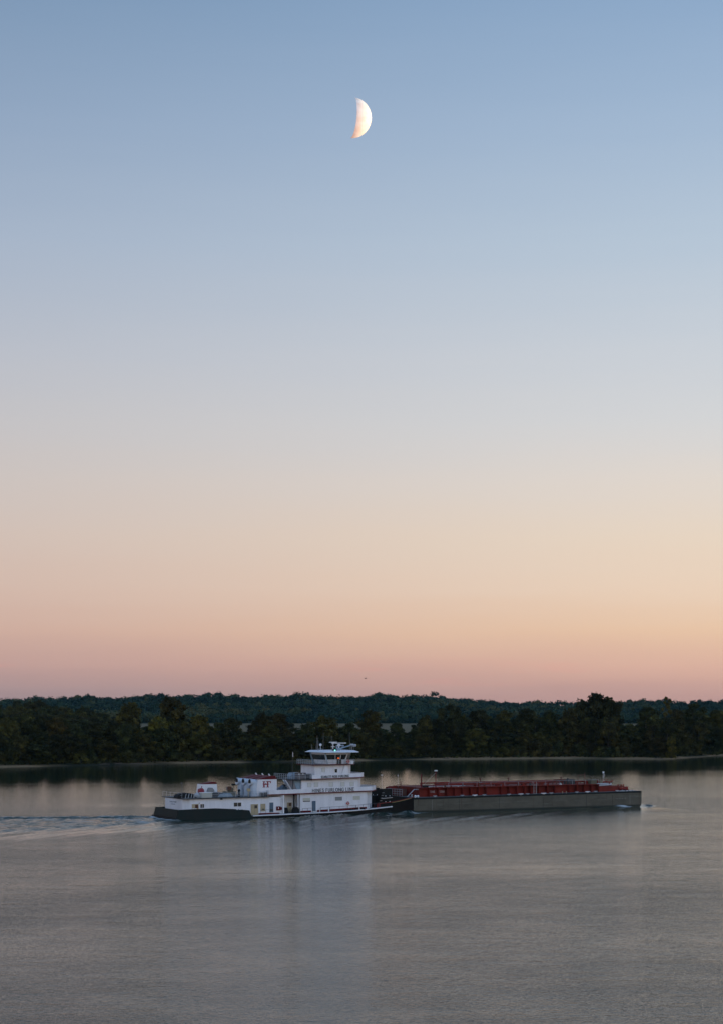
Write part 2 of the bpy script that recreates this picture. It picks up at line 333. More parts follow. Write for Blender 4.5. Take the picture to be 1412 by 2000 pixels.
def water_material():
    m = bpy.data.materials.new('river_water'); m.use_nodes = True; t = m.node_tree; b = t.nodes['Principled BSDF']; n = t.nodes.new; l = t.links.new
    b.inputs['IOR'].default_value = 1.33; b.inputs['Specular IOR Level'].default_value = .24; b.inputs['Specular Tint'].default_value = (.93, 1.0, .92, 1)
    co = n('ShaderNodeTexCoord'); se = n('ShaderNodeSeparateXYZ'); l(co.outputs['Object'], se.inputs[0])
    def att(nm):
        a = n('ShaderNodeAttribute'); a.attribute_name = nm; return a.outputs['Fac']
    tu, fo, sh = att('turbulence'), att('foam'), att('shelter')
    def noise(scale, detail, sx=1, sy=1, rot=0, rough=.55, dist=0):
        mpn = n('ShaderNodeMapping'); mpn.inputs['Scale'].default_value = (sx, sy, 1); mpn.inputs['Rotation'].default_value = (0, 0, R(rot)); l(co.outputs['Object'], mpn.inputs[0])
        q = n('ShaderNodeTexNoise'); q.inputs['Scale'].default_value = scale; q.inputs['Detail'].default_value = detail; q.inputs['Roughness'].default_value = rough; q.inputs['Distortion'].default_value = dist
        l(mpn.outputs[0], q.inputs[0]); return q.outputs[0]
    def math_(op, a, b_=None, c=None):
        q = n('ShaderNodeMath'); q.operation = op
        for i, v in enumerate((a, b_, c)):
            if v is None: continue
            if isinstance(v, (int, float)): q.inputs[i].default_value = v
            else: l(v, q.inputs[i])
        return q.outputs[0]
    def mrange(v, a, b_, c=0, d=1, smooth=True):
        q = n('ShaderNodeMapRange'); q.inputs[1].default_value = a; q.inputs[2].default_value = b_; q.inputs[3].default_value = c; q.inputs[4].default_value = d
        if smooth: q.interpolation_type = 'SMOOTHSTEP'
        l(v, q.inputs[0]); return q.outputs[0]
    # slow patches of wind on the water; the far side lies in the lee of its trees
    patch = noise(.010, 4, .45, 1.0, 12, .6, .6)
    streak = noise(.045, 3, .22, 1.0, 8, .55, .4)
    cat = noise(.16, 5, .55, 1.0, 6, .65, .3)
    wob = math_('MULTIPLY_ADD', patch, 420, -210)
    wob2 = math_('MULTIPLY_ADD', se.outputs[0], -.62, wob)
    wob3 = math_('MULTIPLY_ADD', streak, 160, wob2)
    wob4 = math_('MULTIPLY_ADD', cat, 130, math_('SUBTRACT', wob3, 65))
    yy = math_('ADD', se.outputs[1], wob4)
    lee = mrange(yy, LEE0, LEE1, 0, 1, False)
    wind = math_('SUBTRACT', 1.0, lee)
    pv = mrange(patch, .35, .65, .62, 1.15); pv2 = mrange(streak, .3, .7, .85, 1.1); pv3 = mrange(cat, .32, .68, .85, 1.12)
    amp = math_('MULTIPLY', math_('MULTIPLY', math_('MULTIPLY', pv, pv2), pv3), mrange(wind, 0, 1, .16, 1.0))
    amp = math_('MULTIPLY', amp, mrange(sh, 0, 1, 1.0, .35))
    amp = math_('MULTIPLY_ADD', tu, 3.2, amp)
    w1_ = noise(.55, 3, .65, 1.0, 10, .6)       # wavelets about 2 m
    w2_ = noise(2.1, 3, .7, 1.0, -10, .65)     # ripples
    w4_ = noise(6.0, 2, .75, 1.0, 14, .6)
    w3_ = noise(.13, 2, .5, 1.0, 5, .5)        # low swell
    h = math_('MULTIPLY', w1_, .085)
    h = math_('MULTIPLY_ADD', w2_, .085, h)
    h = math_('MULTIPLY_ADD', w4_, .010, h)
    h = math_('MULTIPLY_ADD', w3_, .10, h)
    h = math_('MULTIPLY', h, amp)
    bu = n('ShaderNodeBump'); bu.inputs['Strength'].default_value = 1.0; bu.inputs['Distance'].default_value = 1.0; l(h, bu.inputs['Height'])
    l(bu.outputs[0], b.inputs['Normal'])
    ro = mrange(wind, 0, 1, .03, .07); ro = math_('MULTIPLY_ADD', fo, .4, ro); l(ro, b.inputs['Roughness'])
    mud = n('ShaderNodeMix'); mud.data_type = 'RGBA'; mud.inputs[6].default_value = (.016,.029,.018,1); mud.inputs[7].default_value = (.010,.040,.032,1); l(tu, mud.inputs[0])
    fm = n('ShaderNodeMix'); fm.data_type = 'RGBA'; l(mud.outputs[2], fm.inputs[6]); fm.inputs[7].default_value = (.62,.64,.62,1); l(fo, fm.inputs[0])
    l(fm.outputs[2], b.inputs['Base Color'])
    return m
LEE0, LEE1 = 420, 720
xs = np.unique(np.concatenate([np.linspace(-5500, -180, 50), np.arange(-180, 150, .8), np.linspace(150, 5500, 50)]))
ys = np.unique(np.concatenate([np.linspace(45, 280, 60), np.arange(280, 440, .55), np.linspace(440, 1010, 80)]))
wat, X, Y = grid_mesh('water', xs, ys, lambda x, y: np.where((x > -179) & (x < 149) & (y > 281) & (y < 439), water_fields(x, y)[0]*np.clip((x+179)/25, 0, 1), 0), water_material())
_, tu_, fo_, sh_ = water_fields(X, Y)
for nm, v in (('turbulence', tu_), ('foam', fo_), ('shelter', sh_)):
    a = wat.data.attributes.new(nm, 'FLOAT', 'POINT'); a.data.foreach_set('value', v.ravel().astype(np.float32))
tag(wat, kind='structure')

# ------------------------------------------------------------------ lettering
GL = {  # strokes on a 1-high grid: (width, [polylines], serif points)
 'H': (.78, [[(.1,0),(.1,1)],[(.68,0),(.68,1)],[(.1,.5),(.68,.5)]], [(.1,0),(.1,1),(.68,0),(.68,1)]),
 'I': (.32, [[(.16,0),(.16,1)]], [(.16,0),(.16,1)]),
 'N': (.84, [[(.1,0),(.1,1)],[(.1,1),(.74,0)],[(.74,0),(.74,1)]], [(.1,0),(.74,1)]),
 'E': (.60, [[(.1,0),(.1,1)],[(.1,1),(.52,1)],[(.1,.52),(.44,.52)],[(.1,0),(.54,0)]], [(.1,0),(.1,1)]),
 'F': (.58, [[(.1,0),(.1,1)],[(.1,1),(.52,1)],[(.1,.52),(.44,.52)]], [(.1,0),(.1,1)]),
 'S': (.56, [[(.48,.86),(.36,.98),(.2,.98),(.08,.84),(.12,.64),(.42,.42),(.5,.22),(.38,.03),(.2,.02),(.06,.16)]], []),
 'U': (.80, [[(.12,1),(.12,.3),(.24,.06),(.4,0),(.56,.06),(.68,.3),(.68,1)]], [(.12,1),(.68,1)]),
 'R': (.70, [[(.1,0),(.1,1)],[(.1,1),(.4,1),(.54,.88),(.54,.66),(.4,.52),(.1,.52)],[(.34,.52),(.66,0)]], [(.1,0),(.66,0)]),
 'L': (.56, [[(.1,0),(.1,1)],[(.1,0),(.52,0)]], [(.1,1),(.1,0)]),
 'O': (.88, [[(.44,0),(.2,.1),(.07,.32),(.07,.68),(.2,.9),(.44,1),(.68,.9),(.81,.68),(.81,.32),(.68,.1),(.44,0)]], []),
 'G': (.84, [[(.74,.84),(.6,.96),(.44,1),(.2,.9),(.07,.68),(.07,.32),(.2,.1),(.44,0),(.62,.03),(.74,.12),(.74,.42),(.54,.42)]], []),
 'C': (.76, [[(.7,.84),(.58,.96),(.44,1),(.2,.9),(.07,.68),(.07,.32),(.2,.1),(.44,0),(.6,.04),(.7,.16)]], []),
 'A': (.78, [[(.06,0),(.39,1)],[(.39,1),(.72,0)],[(.18,.36),(.6,.36)]], [(.06,0),(.72,0)]),
 'T': (.66, [[(.33,0),(.33,1)],[(.04,1),(.62,1)]], [(.33,0)]),
 'M': (.96, [[(.12,0),(.12,1)],[(.12,1),(.48,.2)],[(.48,.2),(.84,1)],[(.84,1),(.84,0)]], [(.12,0),(.84,0)]),
 'B': (.66, [[(.1,0),(.1,1)],[(.1,1),(.4,1),(.52,.88),(.52,.66),(.4,.54),(.1,.54)],[(.4,.54),(.58,.42),(.58,.14),(.42,0),(.1,0)]], []),
 'P': (.62, [[(.1,0),(.1,1)],[(.1,1),(.4,1),(.54,.88),(.54,.62),(.4,.48),(.1,.48)]], [(.1,0)]),
 'V': (.74, [[(.06,1),(.37,0)],[(.37,0),(.68,1)]], [(.06,1),(.68,1)]),
 'X': (.72, [[(.08,1),(.64,0)],[(.08,0),(.64,1)]], []),
 '3': (.56, [[(.08,.9),(.3,1),(.48,.8),(.3,.54),(.5,.3),(.3,0),(.06,.12)]], []),
 '5': (.56, [[(.48,1),(.12,1),(.1,.56),(.34,.62),(.5,.36),(.34,0),(.06,.08)]], []),
 '0': (.60, [[(.3,0),(.1,.2),(.1,.8),(.3,1),(.5,.8),(.5,.2),(.3,0)]], []),
 '1': (.36, [[(.18,0),(.18,1)]], []), ' ': (.42, [], []), '.': (.3, [[(.1,0),(.16,.08)]], []),
}
def lettering(text, org, right, up, nrm, h, total, w=.12, thick=.02):
    """text of cap height h fitted to a given length, standing proud of a wall"""
    mb = MB(); org = Vector(org); right = Vector(right); up = Vector(up); nrm = Vector(nrm)
    adv = sum(GL[c][0] for c in text) + .14*(len(text)-1); kx = total/(adv*h)
    def bar(a, b, ww):
        a = Vector((a[0]*kx*h, a[1]*h)); b = Vector((b[0]*kx*h, b[1]*h)); d = (b-a)
        if d.length < 1e-6: return
        d.normalize(); p = Vector((-d.y, d.x))*ww*h/2; e = d*ww*h*.25
        c = [a-e+p, a-e-p, b+e-p, b+e+p]
        vs = [org + right*q.x + up*q.y + nrm*.004 for q in c] + [org + right*q.x + up*q.y + nrm*thick for q in c]
        mb.add(vs, [(0,1,2,3),(7,6,5,4),(0,4,5,1),(1,5,6,2),(2,6,7,3),(3,7,4,0)])
    x = 0
    for c in text:
        wd, lines, ser = GL[c]
        for ln in lines:
            for a, b in zip(ln, ln[1:]):
                thin = abs(b[1]-a[1]) < .3*abs(b[0]-a[0]) and len(ln) == 2
                bar((a[0]+x, a[1]), (b[0]+x, b[1]), w*(.85 if thin else 1))
        for sx, sy in ser: bar((sx+x-.12, sy), (sx+x+.12, sy), w*.5)
        x += wd+.14
    return mb

# ------------------------------------------------------------------ towboat  (x = metres from the stern, y = metres from the near side, z up)
TB = empty('towboat', O_T, TH_T)
tag(TB, 'white multi-deck towboat with dark red trim and a black hull, pushing the red tank barge', 'towboat')
W = 12.4
def ip(x, a, b): return float(np.interp(x, a, b))
def D(x): return ip(x, [0,20,37,49], [.42,.45,.78,1.36])      # main deck edge
def B1(x): return 4.43+(x-20)*.0135                            # belt between main and second level
def B2(x): return 7.40+(x-30)*.019
def mir(poly): return poly + [(x, W-y) for x, y in reversed(poly)]
def shrink(poly, d): return [(x + (d if x < 25 else -d if x > 40 else 0), y + (d if y < W/2 else -d)) for x, y in poly]
hullp = mir([(0,.25),(16,.05),(34,.05),(40,.35),(45,1.1),(49.2,2.4)])
MB().plan(hullp, -1.6, lambda x: D(x)-.14).build('hull', 'black', TB)
MB().plan(mir([(0,.15),(16,-.05),(34,-.05),(40,.25),(45,1.0),(49.4,2.3)]), lambda x: D(x)-.14, lambda x: D(x)+.02).build('main_deck', 'deck', TB)
mb = MB()
for xs_, ys_ in (((16.2,34,40,45,49.5),(-.12,-.12,.18,.93,2.22)),):
    for i in range(4):
        for yy in (0, 1):
            y0, y1 = ys_[i], ys_[i+1]
            if yy: y0, y1 = W-y0, W-y1
            mb.tube((xs_[i], y0, D(xs_[i])-.05), (xs_[i+1], y1, D(xs_[i+1])-.05), .12, 8)
mb.tube((49.5, 2.22, D(49.5)-.05), (49.5, W-2.22, D(49.5)-.05), .12, 8)
mb.build('rub_rail', 'whiteb', TB)
# bulwark wrapping the stern: battered walls
bw = MB()
bx = [0.0, 4.0, 8.1, 12.0, 15.5]; btop = [2.02, 2.10, 2.14, 1.90, 1.55]
for sgn in (0, 1):
    fy = (lambda y: y) if not sgn else (lambda y: W-y)
    for i in range(4):
        x0, x1, z0, z1 = bx[i], bx[i+1], btop[i], btop[i+1]
        xb0 = -.5 if i == 0 else x0; xb1 = 16.2 if i == 3 else x1
        vs = [(xb0, fy(-.22), -.5), (xb1, fy(-.22), -.5), (xb1, fy(.05), -.5), (xb0, fy(.05), -.5), (x0, fy(.10), z0), (x1, fy(.10), z1), (x1, fy(.28), z1), (x0, fy(.28), z0)]
        fs = [(0,3,2,1),(4,5,6,7),(0,1,5,4),(1,2,6,5),(2,3,7,6),(3,0,4,7)]
        bw.add(vs, fs if not sgn else [tuple(reversed(q)) for q in fs])
bw.add([(-.5,-.22,-.5),(-.5,W+.22,-.5),(-.2,W+.22,-.5),(-.2,-.22,-.5),(0,.10,2.02),(0,W-.10,2.02),(.2,W-.1,2.02),(.2,.1,2.02)], [(0,1,2,3),(4,7,6,5),(0,4,5,1),(1,5,6,2),(2,6,7,3),(3,7,4,0)])
bul = bw.build('stern_bulwark', 'green', TB)
mb = MB()
for x in (3.1, 3.6, 12.6, 13.2, 14.0): MB().box(x, x+.3, -.02, .30, (2.13 if x < 9 else 1.72), (2.26 if x < 9 else 1.92)).build('fairlead', 'whiteb', bul)
MB().box(-.62, -.44, -.3, W+.3, .15, .5).build('stern_fender', 'black', bul)

# --- main deck house, aft part
ROOF = 4.05
aft = [(1.7,2.2),(2.9,1.0),(23.0,1.0),(23.0,11.4),(2.5,11.4),(1.3,10.2)]
house = MB().plan(aft, .45, ROOF).plan([(23.0,3.1),(27.3,3.1),(27.3,9.3),(23.0,9.3)], .46, lambda x: B1(x)-.01).build('aft_deckhouse', 'white', TB)
MB().plan([(1.5,.55),(20.2,.55),(20.2,11.6),(1.2,11.6)], ROOF, ROOF+.16).build('aft_roof_deck', 'edge', TB)
MB().plan([(1.62,.67),(20.1,.67),(20.1,11.48),(1.32,11.48)], ROOF+.16, ROOF+.18).build('roof_surface', 'deck', TB)
mb = MB()
for q in ((6.3,6.37,.93,1.0,.5,ROOF-.02),(22.95,23.12,.85,1.1,.45,4.4),(23.2,23.5,.6,.9,.46,4.42),(26.6,26.75,.6,.8,.5,4.45)): MB().box(*q).build('corner_post', 'whiteb', TB)
MB().box(9.5, 9.85, .7, 1.0, 3.78, 4.04).build('floodlight', 'darkrail', TB)
MB().box(4.8, 5.0, .86, .99, 3.1, 3.3).build('wall_lamp', 'metal', TB)
# name on the stern wall (right hand is towards the near side)
rt_ = Vector((.4,-8,0)).normalized(); nr_ = Vector((-8,-.4,0)).normalized()
for wd, y_, z_, h_, ln in (('SCARLETT', 8.0, 3.2, .26, 2.0), ('ROSE', 5.8, 3.2, .26, 1.05), ('FURLONG', 7.4, 2.78, .2, 2.0)):
    lettering(wd, (1.3+(10.2-y_)*.05, y_, z_), rt_, (0,0,1), nr_, h_, ln, .2).build('stern_lettering', 'faint', TB)

def window(x0, x1, z0, z1, y, panes=2, glass='glass', frame='whiteb', name='window', fw=.06, sl=0):
    f = MB(); z = lambda x: sl*(x-x0)
    f.box(x0-fw, x1+fw, y-.05, y+.02, z0-fw, z0); f.box(x0-fw, x1+fw, y-.05, y+.02, z1, z1+fw)
    f.box(x0-fw, x0, y-.05, y+.02, z0, z1); f.box(x1, x1+fw, y-.05, y+.02, z0, z1)
    for i in range(1, panes):
        c = x0+(x1-x0)*i/panes; f.box(c-.03, c+.03, y-.045, y+.02, z0, z1)
    o = f.build(name, frame, TB)
    MB().box(x0, x1, y-.02, y+.03, z0, z1).build('pane', glass, o)
    return o
def door(x0, x1, z0, z1, y, m, win=None, wm='glass', handle=True, label=None):
    d = MB(); d.box(x0, x1, y-.07, y+.02, z0, z1); o = d.build('door', m, TB)
    fr = MB(); w_ = .07
    fr.box(x0-w_, x0, y-.09, y+.02, z0, z1+w_); fr.box(x1, x1+w_, y-.09, y+.02, z0, z1+w_); fr.box(x0, x1, y-.09, y+.02, z1, z1+w_)
    fr.build('door_frame', 'whiteb', o)
    if win:
        MB().box(win[0], win[1], y-.09, y-.06, win[2], win[3]).build('door_window', wm, o)
    if handle: MB().box(x0+.10, x0+.22, y-.13, y-.07, z0+1.0, z0+1.05).build('handle', 'darkrail', o)
    if label: o['label'] = label
    return o
door(3.3, 4.76, 1.0, 3.06, 1.0, 'tan', (4.0,4.66,2.2,2.92), 'brownglass', label='tan door with a brown window near the stern')
window(5.15, 5.95, 2.25, 3.02, 1.0, 2)
window(12.45, 14.08, 2.34, 3.12, 1.0, 2)
door(16.15, 17.82, .56, 2.73, 1.0, 'tan', (17.0,17.6,1.85,2.5), 'glass', label='double tan door with a dark window')
MB().box(16.97, 17.0, .92, .935, .58, 1.9).build('door_seam', 'darkrail', TB)
MB().box(18.36, 19.43, .93, 1.01, 1.25, 2.74).build('access_panel', 'tan', TB)
MB().box(18.7, 19.2, .9, .94, 1.45, 1.75).build('panel_vent', 'olive', TB)
door(20.32, 21.22, .98, 2.96, 1.0, 'blue', (20.42,21.12,1.2,1.62), 'edge', label='blue grey louvred door')
MB().box(17.9, 22.6, .82, 1.0, .46, .86).build('red_coaming', 'red', TB)
b_ = MB().box(21.9, 22.75, .72, .99, 1.35, 2.12).build('hose_box', 'red', TB)
MB().box(22.2, 22.34, .68, .72, 1.6, 1.95).build('box_marking', 'whiteb', b_)
MB().side([(22.76,1.4),(23.1,1.5),(23.1,1.9),(22.9,2.0),(22.76,1.95)], .7, .98).build('fire_extinguisher', 'red', TB)
# recess between the two houses
door(23.7, 24.95, .5, 3.95, 3.1, 'whiteb', (23.95,24.7,2.75,3.7), 'glass', label='tall white door with a dark window in the recess')
door(25.3, 26.4, .5, 2.75, 3.1, 'tan', (25.7,26.3,2.0,2.65), 'brownglass', label='tan door with a dark window in the recess')
MB().box(26.72, 26.86, 2.6, 3.1, .5, 4.45).build('downpipe', 'darkrail', TB)

# --- forward house, main level
fw1 = [(27.3,1.0),(42.8,1.0),(45.2,3.4)]; fw1 = fw1 + [(x, W-y) for x, y in reversed(fw1)]
MB().plan(fw1, lambda x: D(x)-.05, lambda x: B1(x)+.02).build('forward_deckhouse', 'white', TB)
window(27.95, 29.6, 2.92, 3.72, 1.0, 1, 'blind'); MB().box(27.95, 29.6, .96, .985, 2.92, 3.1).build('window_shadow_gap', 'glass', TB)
window(35.35, 37.0, 2.98, 3.78, 1.0, 1, 'greyblind')
window(39.55, 41.2, 3.04, 3.86, 1.0, 1, 'blind')
door(29.98, 30.86, .95, 3.06, 1.0, 'blue', None, label='plain blue grey door in the forward house')
for a0, a1 in ((27.4, 29.7), (31.2, 42.6)):
    MB().plan([(a0,.72),(a1,.72),(a1,.998),(a0,.998)], lambda x: D(x)+.02, lambda x: D(x)+.48).build('red_coaming', 'red', TB)
mb = MB()
for x in (31.5, 33.5, 40.6): MB().box(x, x+.16, .3, .5, D(x), D(x)+.95).build('deck_bollard', 'whiteb', TB)
def railing(name, pts, h, m, r=.028, gap=1.6, mids=1, parent=TB):
    mb = MB()
    for a, b in zip(pts, pts[1:]):
        a = Vector(a); b = Vector(b); n = max(1, round((b-a).length/gap))
        for k in range(n+1):
            p = a.lerp(b, k/n); mb.tube(p, p+Vector((0,0,h)), r*1.15, 5)
        for k in range(mids+1):
            z = Vector((0, 0, h*(k+1)/(mids+1))); mb.tube(a+z, b+z, r, 5)
    return mb.build(name, m, parent)
def dk(x, y): return (x, y, D(x)+.02)
railing('deck_railing', [dk(27.5,.28), dk(29.8,.28)], .98, 'darkrail', .03, 1.2, 0)
railing('deck_railing', [dk(31.6,.28), dk(36,.3), dk(40,.55), dk(43.6,1.0), dk(46,1.5)], 1.0, 'darkrail', .03, 1.9, 0)
railing('deck_railing', [dk(18.1,.25), dk(20.2,.25)], 1.1, 'darkrail', .02, 1.2, 0)
mb = MB()
for x in (38.6, 39.8, 41.2): MB().box(x, x+.8, .35, .7, D(x), D(x)+.35).build('deck_fitting', 'black', TB)

# --- belt (bulwark of the second level) with its name
def belt(out, z, h, red, name, th=.12):
    inn = shrink(out, th); n = len(out)
    MB().ring(out, inn, lambda x: z(x)+red, lambda x: z(x)+h).build(name, 'white', TB)
    o2 = shrink(out, -.05)
    MB().ring(o2, inn, lambda x: z(x), lambda x: z(x)+red-.004).build('red_stripe', 'red', TB)
    MB().plan(shrink(out, th+.02), lambda x: z(x)+.06, lambda x: z(x)+.18).build('deck_plate', 'deck', TB)
o1 = [(20.0,.55),(43.9,.55),(46.4,3.8)]; o1 = o1 + [(x, W-y) for x, y in reversed(o1)]
belt(o1, B1, 1.04, .2, 'second_level_bulwark')
MB().box(27.22, 27.44, .50, .56, B1(27.3)+.2, B1(27.3)+1.1).build('belt_joint', 'whiteb', TB)
up1 = Vector((1, 0, .0135)).normalized()
for wd, x_, ln in (('HINES', 29.8, 2.74), ('FURLONG', 32.94, 4.25), ('LINE', 37.55, 2.05)):
    lettering(wd, (x_, .50, B1(x_)+.30), up1, (0,0,1), (0,-1,0), .66, ln, .17).build('line_name_lettering', 'letter', TB)

# --- second level
fw2 = [(28.1,2.0),(41.2,2.0),(43.0,4.2)]; fw2 = fw2 + [(x, W-y) for x, y in reversed(fw2)]
MB().plan(fw2, lambda x: B1(x)+.18, lambda x: B2(x)+.02).build('second_deckhouse', 'white', TB)
for x0, x1 in ((29.5,30.32),(31.05,31.88),(34.5,35.32),(37.25,38.05),(39.4,40.2)):
    window(x0, x1, 5.92, 6.74, 2.0, 1, 'paleblind', 'metal', fw=.035)
MB().plan([(26.0,1.5),(30.3,1.5),(30.3,W-1.5),(26.0,W-1.5)], 7.30, 7.48).build('aft_platform', 'edge', TB)
mb = MB(); mb.side([(25.2,7.4),(25.45,7.4),(27.3,4.65),(27.0,4.65)], 3.9, 4.0); mb.side([(25.2,7.4),(25.45,7.4),(27.3,4.65),(27.0,4.65)], 4.9, 5.0)
for k in range(9): mb.box(25.4+k*.19, 25.7+k*.19, 4.0, 4.9, 7.0-k*.28, 7.04-k*.28)
mb.build('stairway', 'whiteb', TB)
MB().side([(26.3,7.3),(28.08,7.3),(28.08,4.65),(27.7,4.65)], 2.4, 2.5).build('aft_wall_shade_panel', 'ltblue', TB)  # added blue panel stands in for the shade on the aft wall
for y in (2.0, W-2.2): MB().box(26.1, 26.25, y, y+.15, 4.62, 7.3).build('platform_post', 'darkrail', TB)
MB().box(23.4, 24.6, 3.4, 4.6, 4.62, 5.5).build('deck_locker', 'blue', TB); MB().side([(25.0,4.62),(26.6,4.62),(26.3,5.8),(25.7,6.2),(25.1,5.4)], 5.2, 6.7).build('deck_machinery', 'blue', TB)
MB().tube((26.0, 5.1, 6.1), (25.3, 5.1, 6.4), .16).build('machinery_pipe', 'darkrail', TB)
railing('platform_railing', [(26.05,W-1.6,7.5),(26.05,1.6,7.5)], 1.05, 'rail', .035, .9, 2)
railing('platform_railing', [(26.05,1.6,7.5),(30.2,1.6,7.5)], 1.0, 'rail', .035, 1.4, 2)
b_ = MB().box(27.3, 29.3, 2.3, 3.5, 7.5, 8.85).build('covered_locker', mat('grey_brown_cover', (.10,.085,.085), .7, var=.25, vscale=1), TB)
for x in (27.6, 28.5): MB().box(x, x+.2, 2.25, 2.3, 8.5, 8.68).build('locker_lamp', 'lampw', b_)
MB().side([(27.0,7.5),(29.0,7.5),(29.0,8.8),(27.4,8.75),(27.0,8.2)], 4.6, 6.6).build('folded_tarpaulin', 'ltblue', TB)
MB().box(29.5, 30.6, 2.3, 3.6, 7.52, 8.6).build('dark_locker', 'edge', TB)

# --- third level belt with the boat's name
o2 = [(30.15,1.2),(41.7,1.2),(43.2,3.2)]; o2 = o2 + [(x, W-y) for x, y in reversed(o2)]
belt(o2, B2, .98, .17, 'third_level_bulwark')
for wd, x_, ln in (('SCARLETT', 32.2, 2.42), ('ROSE', 34.85, 1.2), ('FURLONG', 36.25, 2.45)):
    lettering(wd, (x_, 1.15, B2(x_)+.30), Vector((1,0,.019)).normalized(), (0,0,1), (0,-1,0), .42, ln, .2).build('boat_name_lettering', 'letter', TB)
window_glass = None
fw3 = [(31.6,3.0),(39.3,3.0),(41.1,5.0)]; fw3 = fw3 + [(x, W-y) for x, y in reversed(fw3)]
MB().plan(fw3, 7.6, 10.32).build('third_deckhouse', 'white', TB)
MB().side([(37.9,8.45),(39.25,8.5),(39.25,10.3),(38.5,10.3)], 2.7, 2.998).build('wing_brace', 'whiteb', TB)
door(36.1, 37.0, 8.2, 9.95, 3.0, 'whiteb', (36.3,36.85,8.75,9.5), 'glass')
window(33.3, 34.0, 8.9, 9.75, 3.0, 1, 'paleblind', 'metal', fw=.03)
# --- pilothouse platform
pp = [(31.0,2.2),(39.6,2.2),(41.6,4.0)]; pp = pp + [(x, W-y) for x, y in reversed(pp)]
MB().plan(pp, 10.34, 10.48).build('pilothouse_platform', 'red', TB)
MB().plan(shrink(pp, .06), 10.48, 10.51).build('platform_surface', 'deck', TB)
railing('pilothouse_railing', [(34.0,2.25,10.5),(31.05,2.25,10.5),(31.05,W-2.25,10.5)], .95, 'rail', .035, .9, 2)
railing('pilothouse_railing', [(34.2,2.25,10.5),(39.6,2.25,10.5),(41.55,4.0,10.5),(41.55,W-4,10.5)], .9, 'rail', .03, 1.3, 1)
# walls lean outwards towards the top
def tilt(t): # outline at height fraction t (0 floor, 1 roof)
    a = [(34.7-.75*t, 3.5-.45*t), (38.7+.75*t, 3.5-.45*t), (40.1+1.0*t, 5.0-.25*t)]; return a + [(x, W-y) for x, y in reversed(a)]
zt = lambda t: 10.51+2.42*t
mb = MB(); mb.plan(tilt(0), zt(0), zt(.39), tilt(.39)); mb.plan(tilt(.82), zt(.82), zt(1), tilt(1)); mb.build('cabin_wall', 'white', TB)
def lerp2(a, b, k): return (a[0]+(b[0]-a[0])*k, a[1]+(b[1]-a[1])*k)
lo, hi = tilt(.39), tilt(.82); n = len(lo)
cent = Vector((37.3, W/2, 0))
def wallpt(i, k, top): 
    P = hi if top else lo; q = lerp2(P[i], P[(i+1) % n], k); return Vector((q[0], q[1], zt(.82 if top else .39)))
splits = {0: [0,.47,.72,1], 1: [0,.5,1], 2: [0,.33,.66,1], 3: [0,.5,1], 4: [0,.3,.6,1], 5: [0,.33,.66,1]}
for i in range(n):
    sp = splits[i]
    for a, b in zip(sp, sp[1:]):
        c = [wallpt(i,a,0), wallpt(i,b,0), wallpt(i,b,1), wallpt(i,a,1)]
        nr = (c[1]-c[0]).cross(c[3]-c[0]).normalized()
        if nr.dot(c[0]-cent) < 0: nr = -nr
        g_ = MB().add([p-nr*.09 for p in c]+[p-nr*.12 for p in c], [(0,1,2,3),(7,6,5,4),(0,4,5,1),(1,5,6,2),(2,6,7,3),(3,7,4,0)])
        if not (i == 0 and a == .47): g_.build('cabin_window', 'glass', TB)
    for k in sp[:-1]: MB().tube(wallpt(i,k,0), wallpt(i,k,1), .085 if k else .13, 4).build('window_mullion', 'whiteb', TB)
# open side door of the pilothouse, lamp inside
MB().box(37.0, 38.05, 3.28, 3.32, 10.55, 12.45).build('open_doorway', 'glass', TB)
MB().box(37.1, 37.5, 3.16, 3.26, 11.62, 11.84).build('orange_light', 'orange', TB)
mb = MB(); ou = [(33.2,1.6),(41.0,1.6),(42.4,3.6)]; ou = ou + [(x, W-y) for x, y in reversed(ou)]; inn = [(34.0,2.4),(40.4,2.4),(41.4,4.0)]; inn = inn + [(x, W-y) for x, y in reversed(inn)]
mb.plan(ou, 12.93, 12.98); mb.plan(ou, 12.98, 13.34, inn); mb.build('pilothouse_roof', 'roofw', TB)
mb = MB().side([(33.7,12.93),(34.0,12.93),(34.7,10.52),(34.4,10.52)], W-3.0, W-2.8).build('aft_strut', 'ltblue', TB); mb = MB().side([(33.9,12.93),(34.1,12.93),(34.7,10.52),(34.5,10.52)], 2.8, 3.0)
mb.build('aft_strut', 'ltblue', TB)
mb = MB(); mb.side([(39.6,10.5),(40.5,10.5),(40.6,11.2),(39.7,11.2)], 2.6, 3.4).build('ring_backboard', 'whiteb', TB)
# roof gear
def roofpart(name, mb, m): return mb.build(name, m, TB, smooth=False)
roofpart('dome_antenna', MB().tube((34.7,6.4,13.3),(34.7,6.4,14.3),.05).sphere((34.7,6.4,14.5),.28,12,8), 'roofw')
roofpart('signal_mast', MB().tube((35.9,3.0,13.3),(35.9,3.0,14.75),.10,8).tube((35.9,3,14.6),(35.9,3,15.02),.12,8,.3).box(35.1,36.75,2.8,3.2,15.02,15.16).box(35.5,36.3,2.9,3.1,14.1,14.2), 'whiteb')
roofpart('navigation_light', MB().box(35.9,36.06,2.2,2.33,13.33,13.5), 'navgreen')
roofpart('light_screen', MB().box(35.4,36.5,2.36,2.42,13.33,13.72).box(35.4,35.46,2.1,2.36,13.33,13.72), 'edge')
roofpart('radar', MB().tube((37.9,4.2,13.3),(37.9,4.2,14.3),.16,8).sphere((37.9,4.2,14.4),.42,10,6,.7).box(36.2,39.6,4.1,4.3,14.78,14.94), 'whiteb')
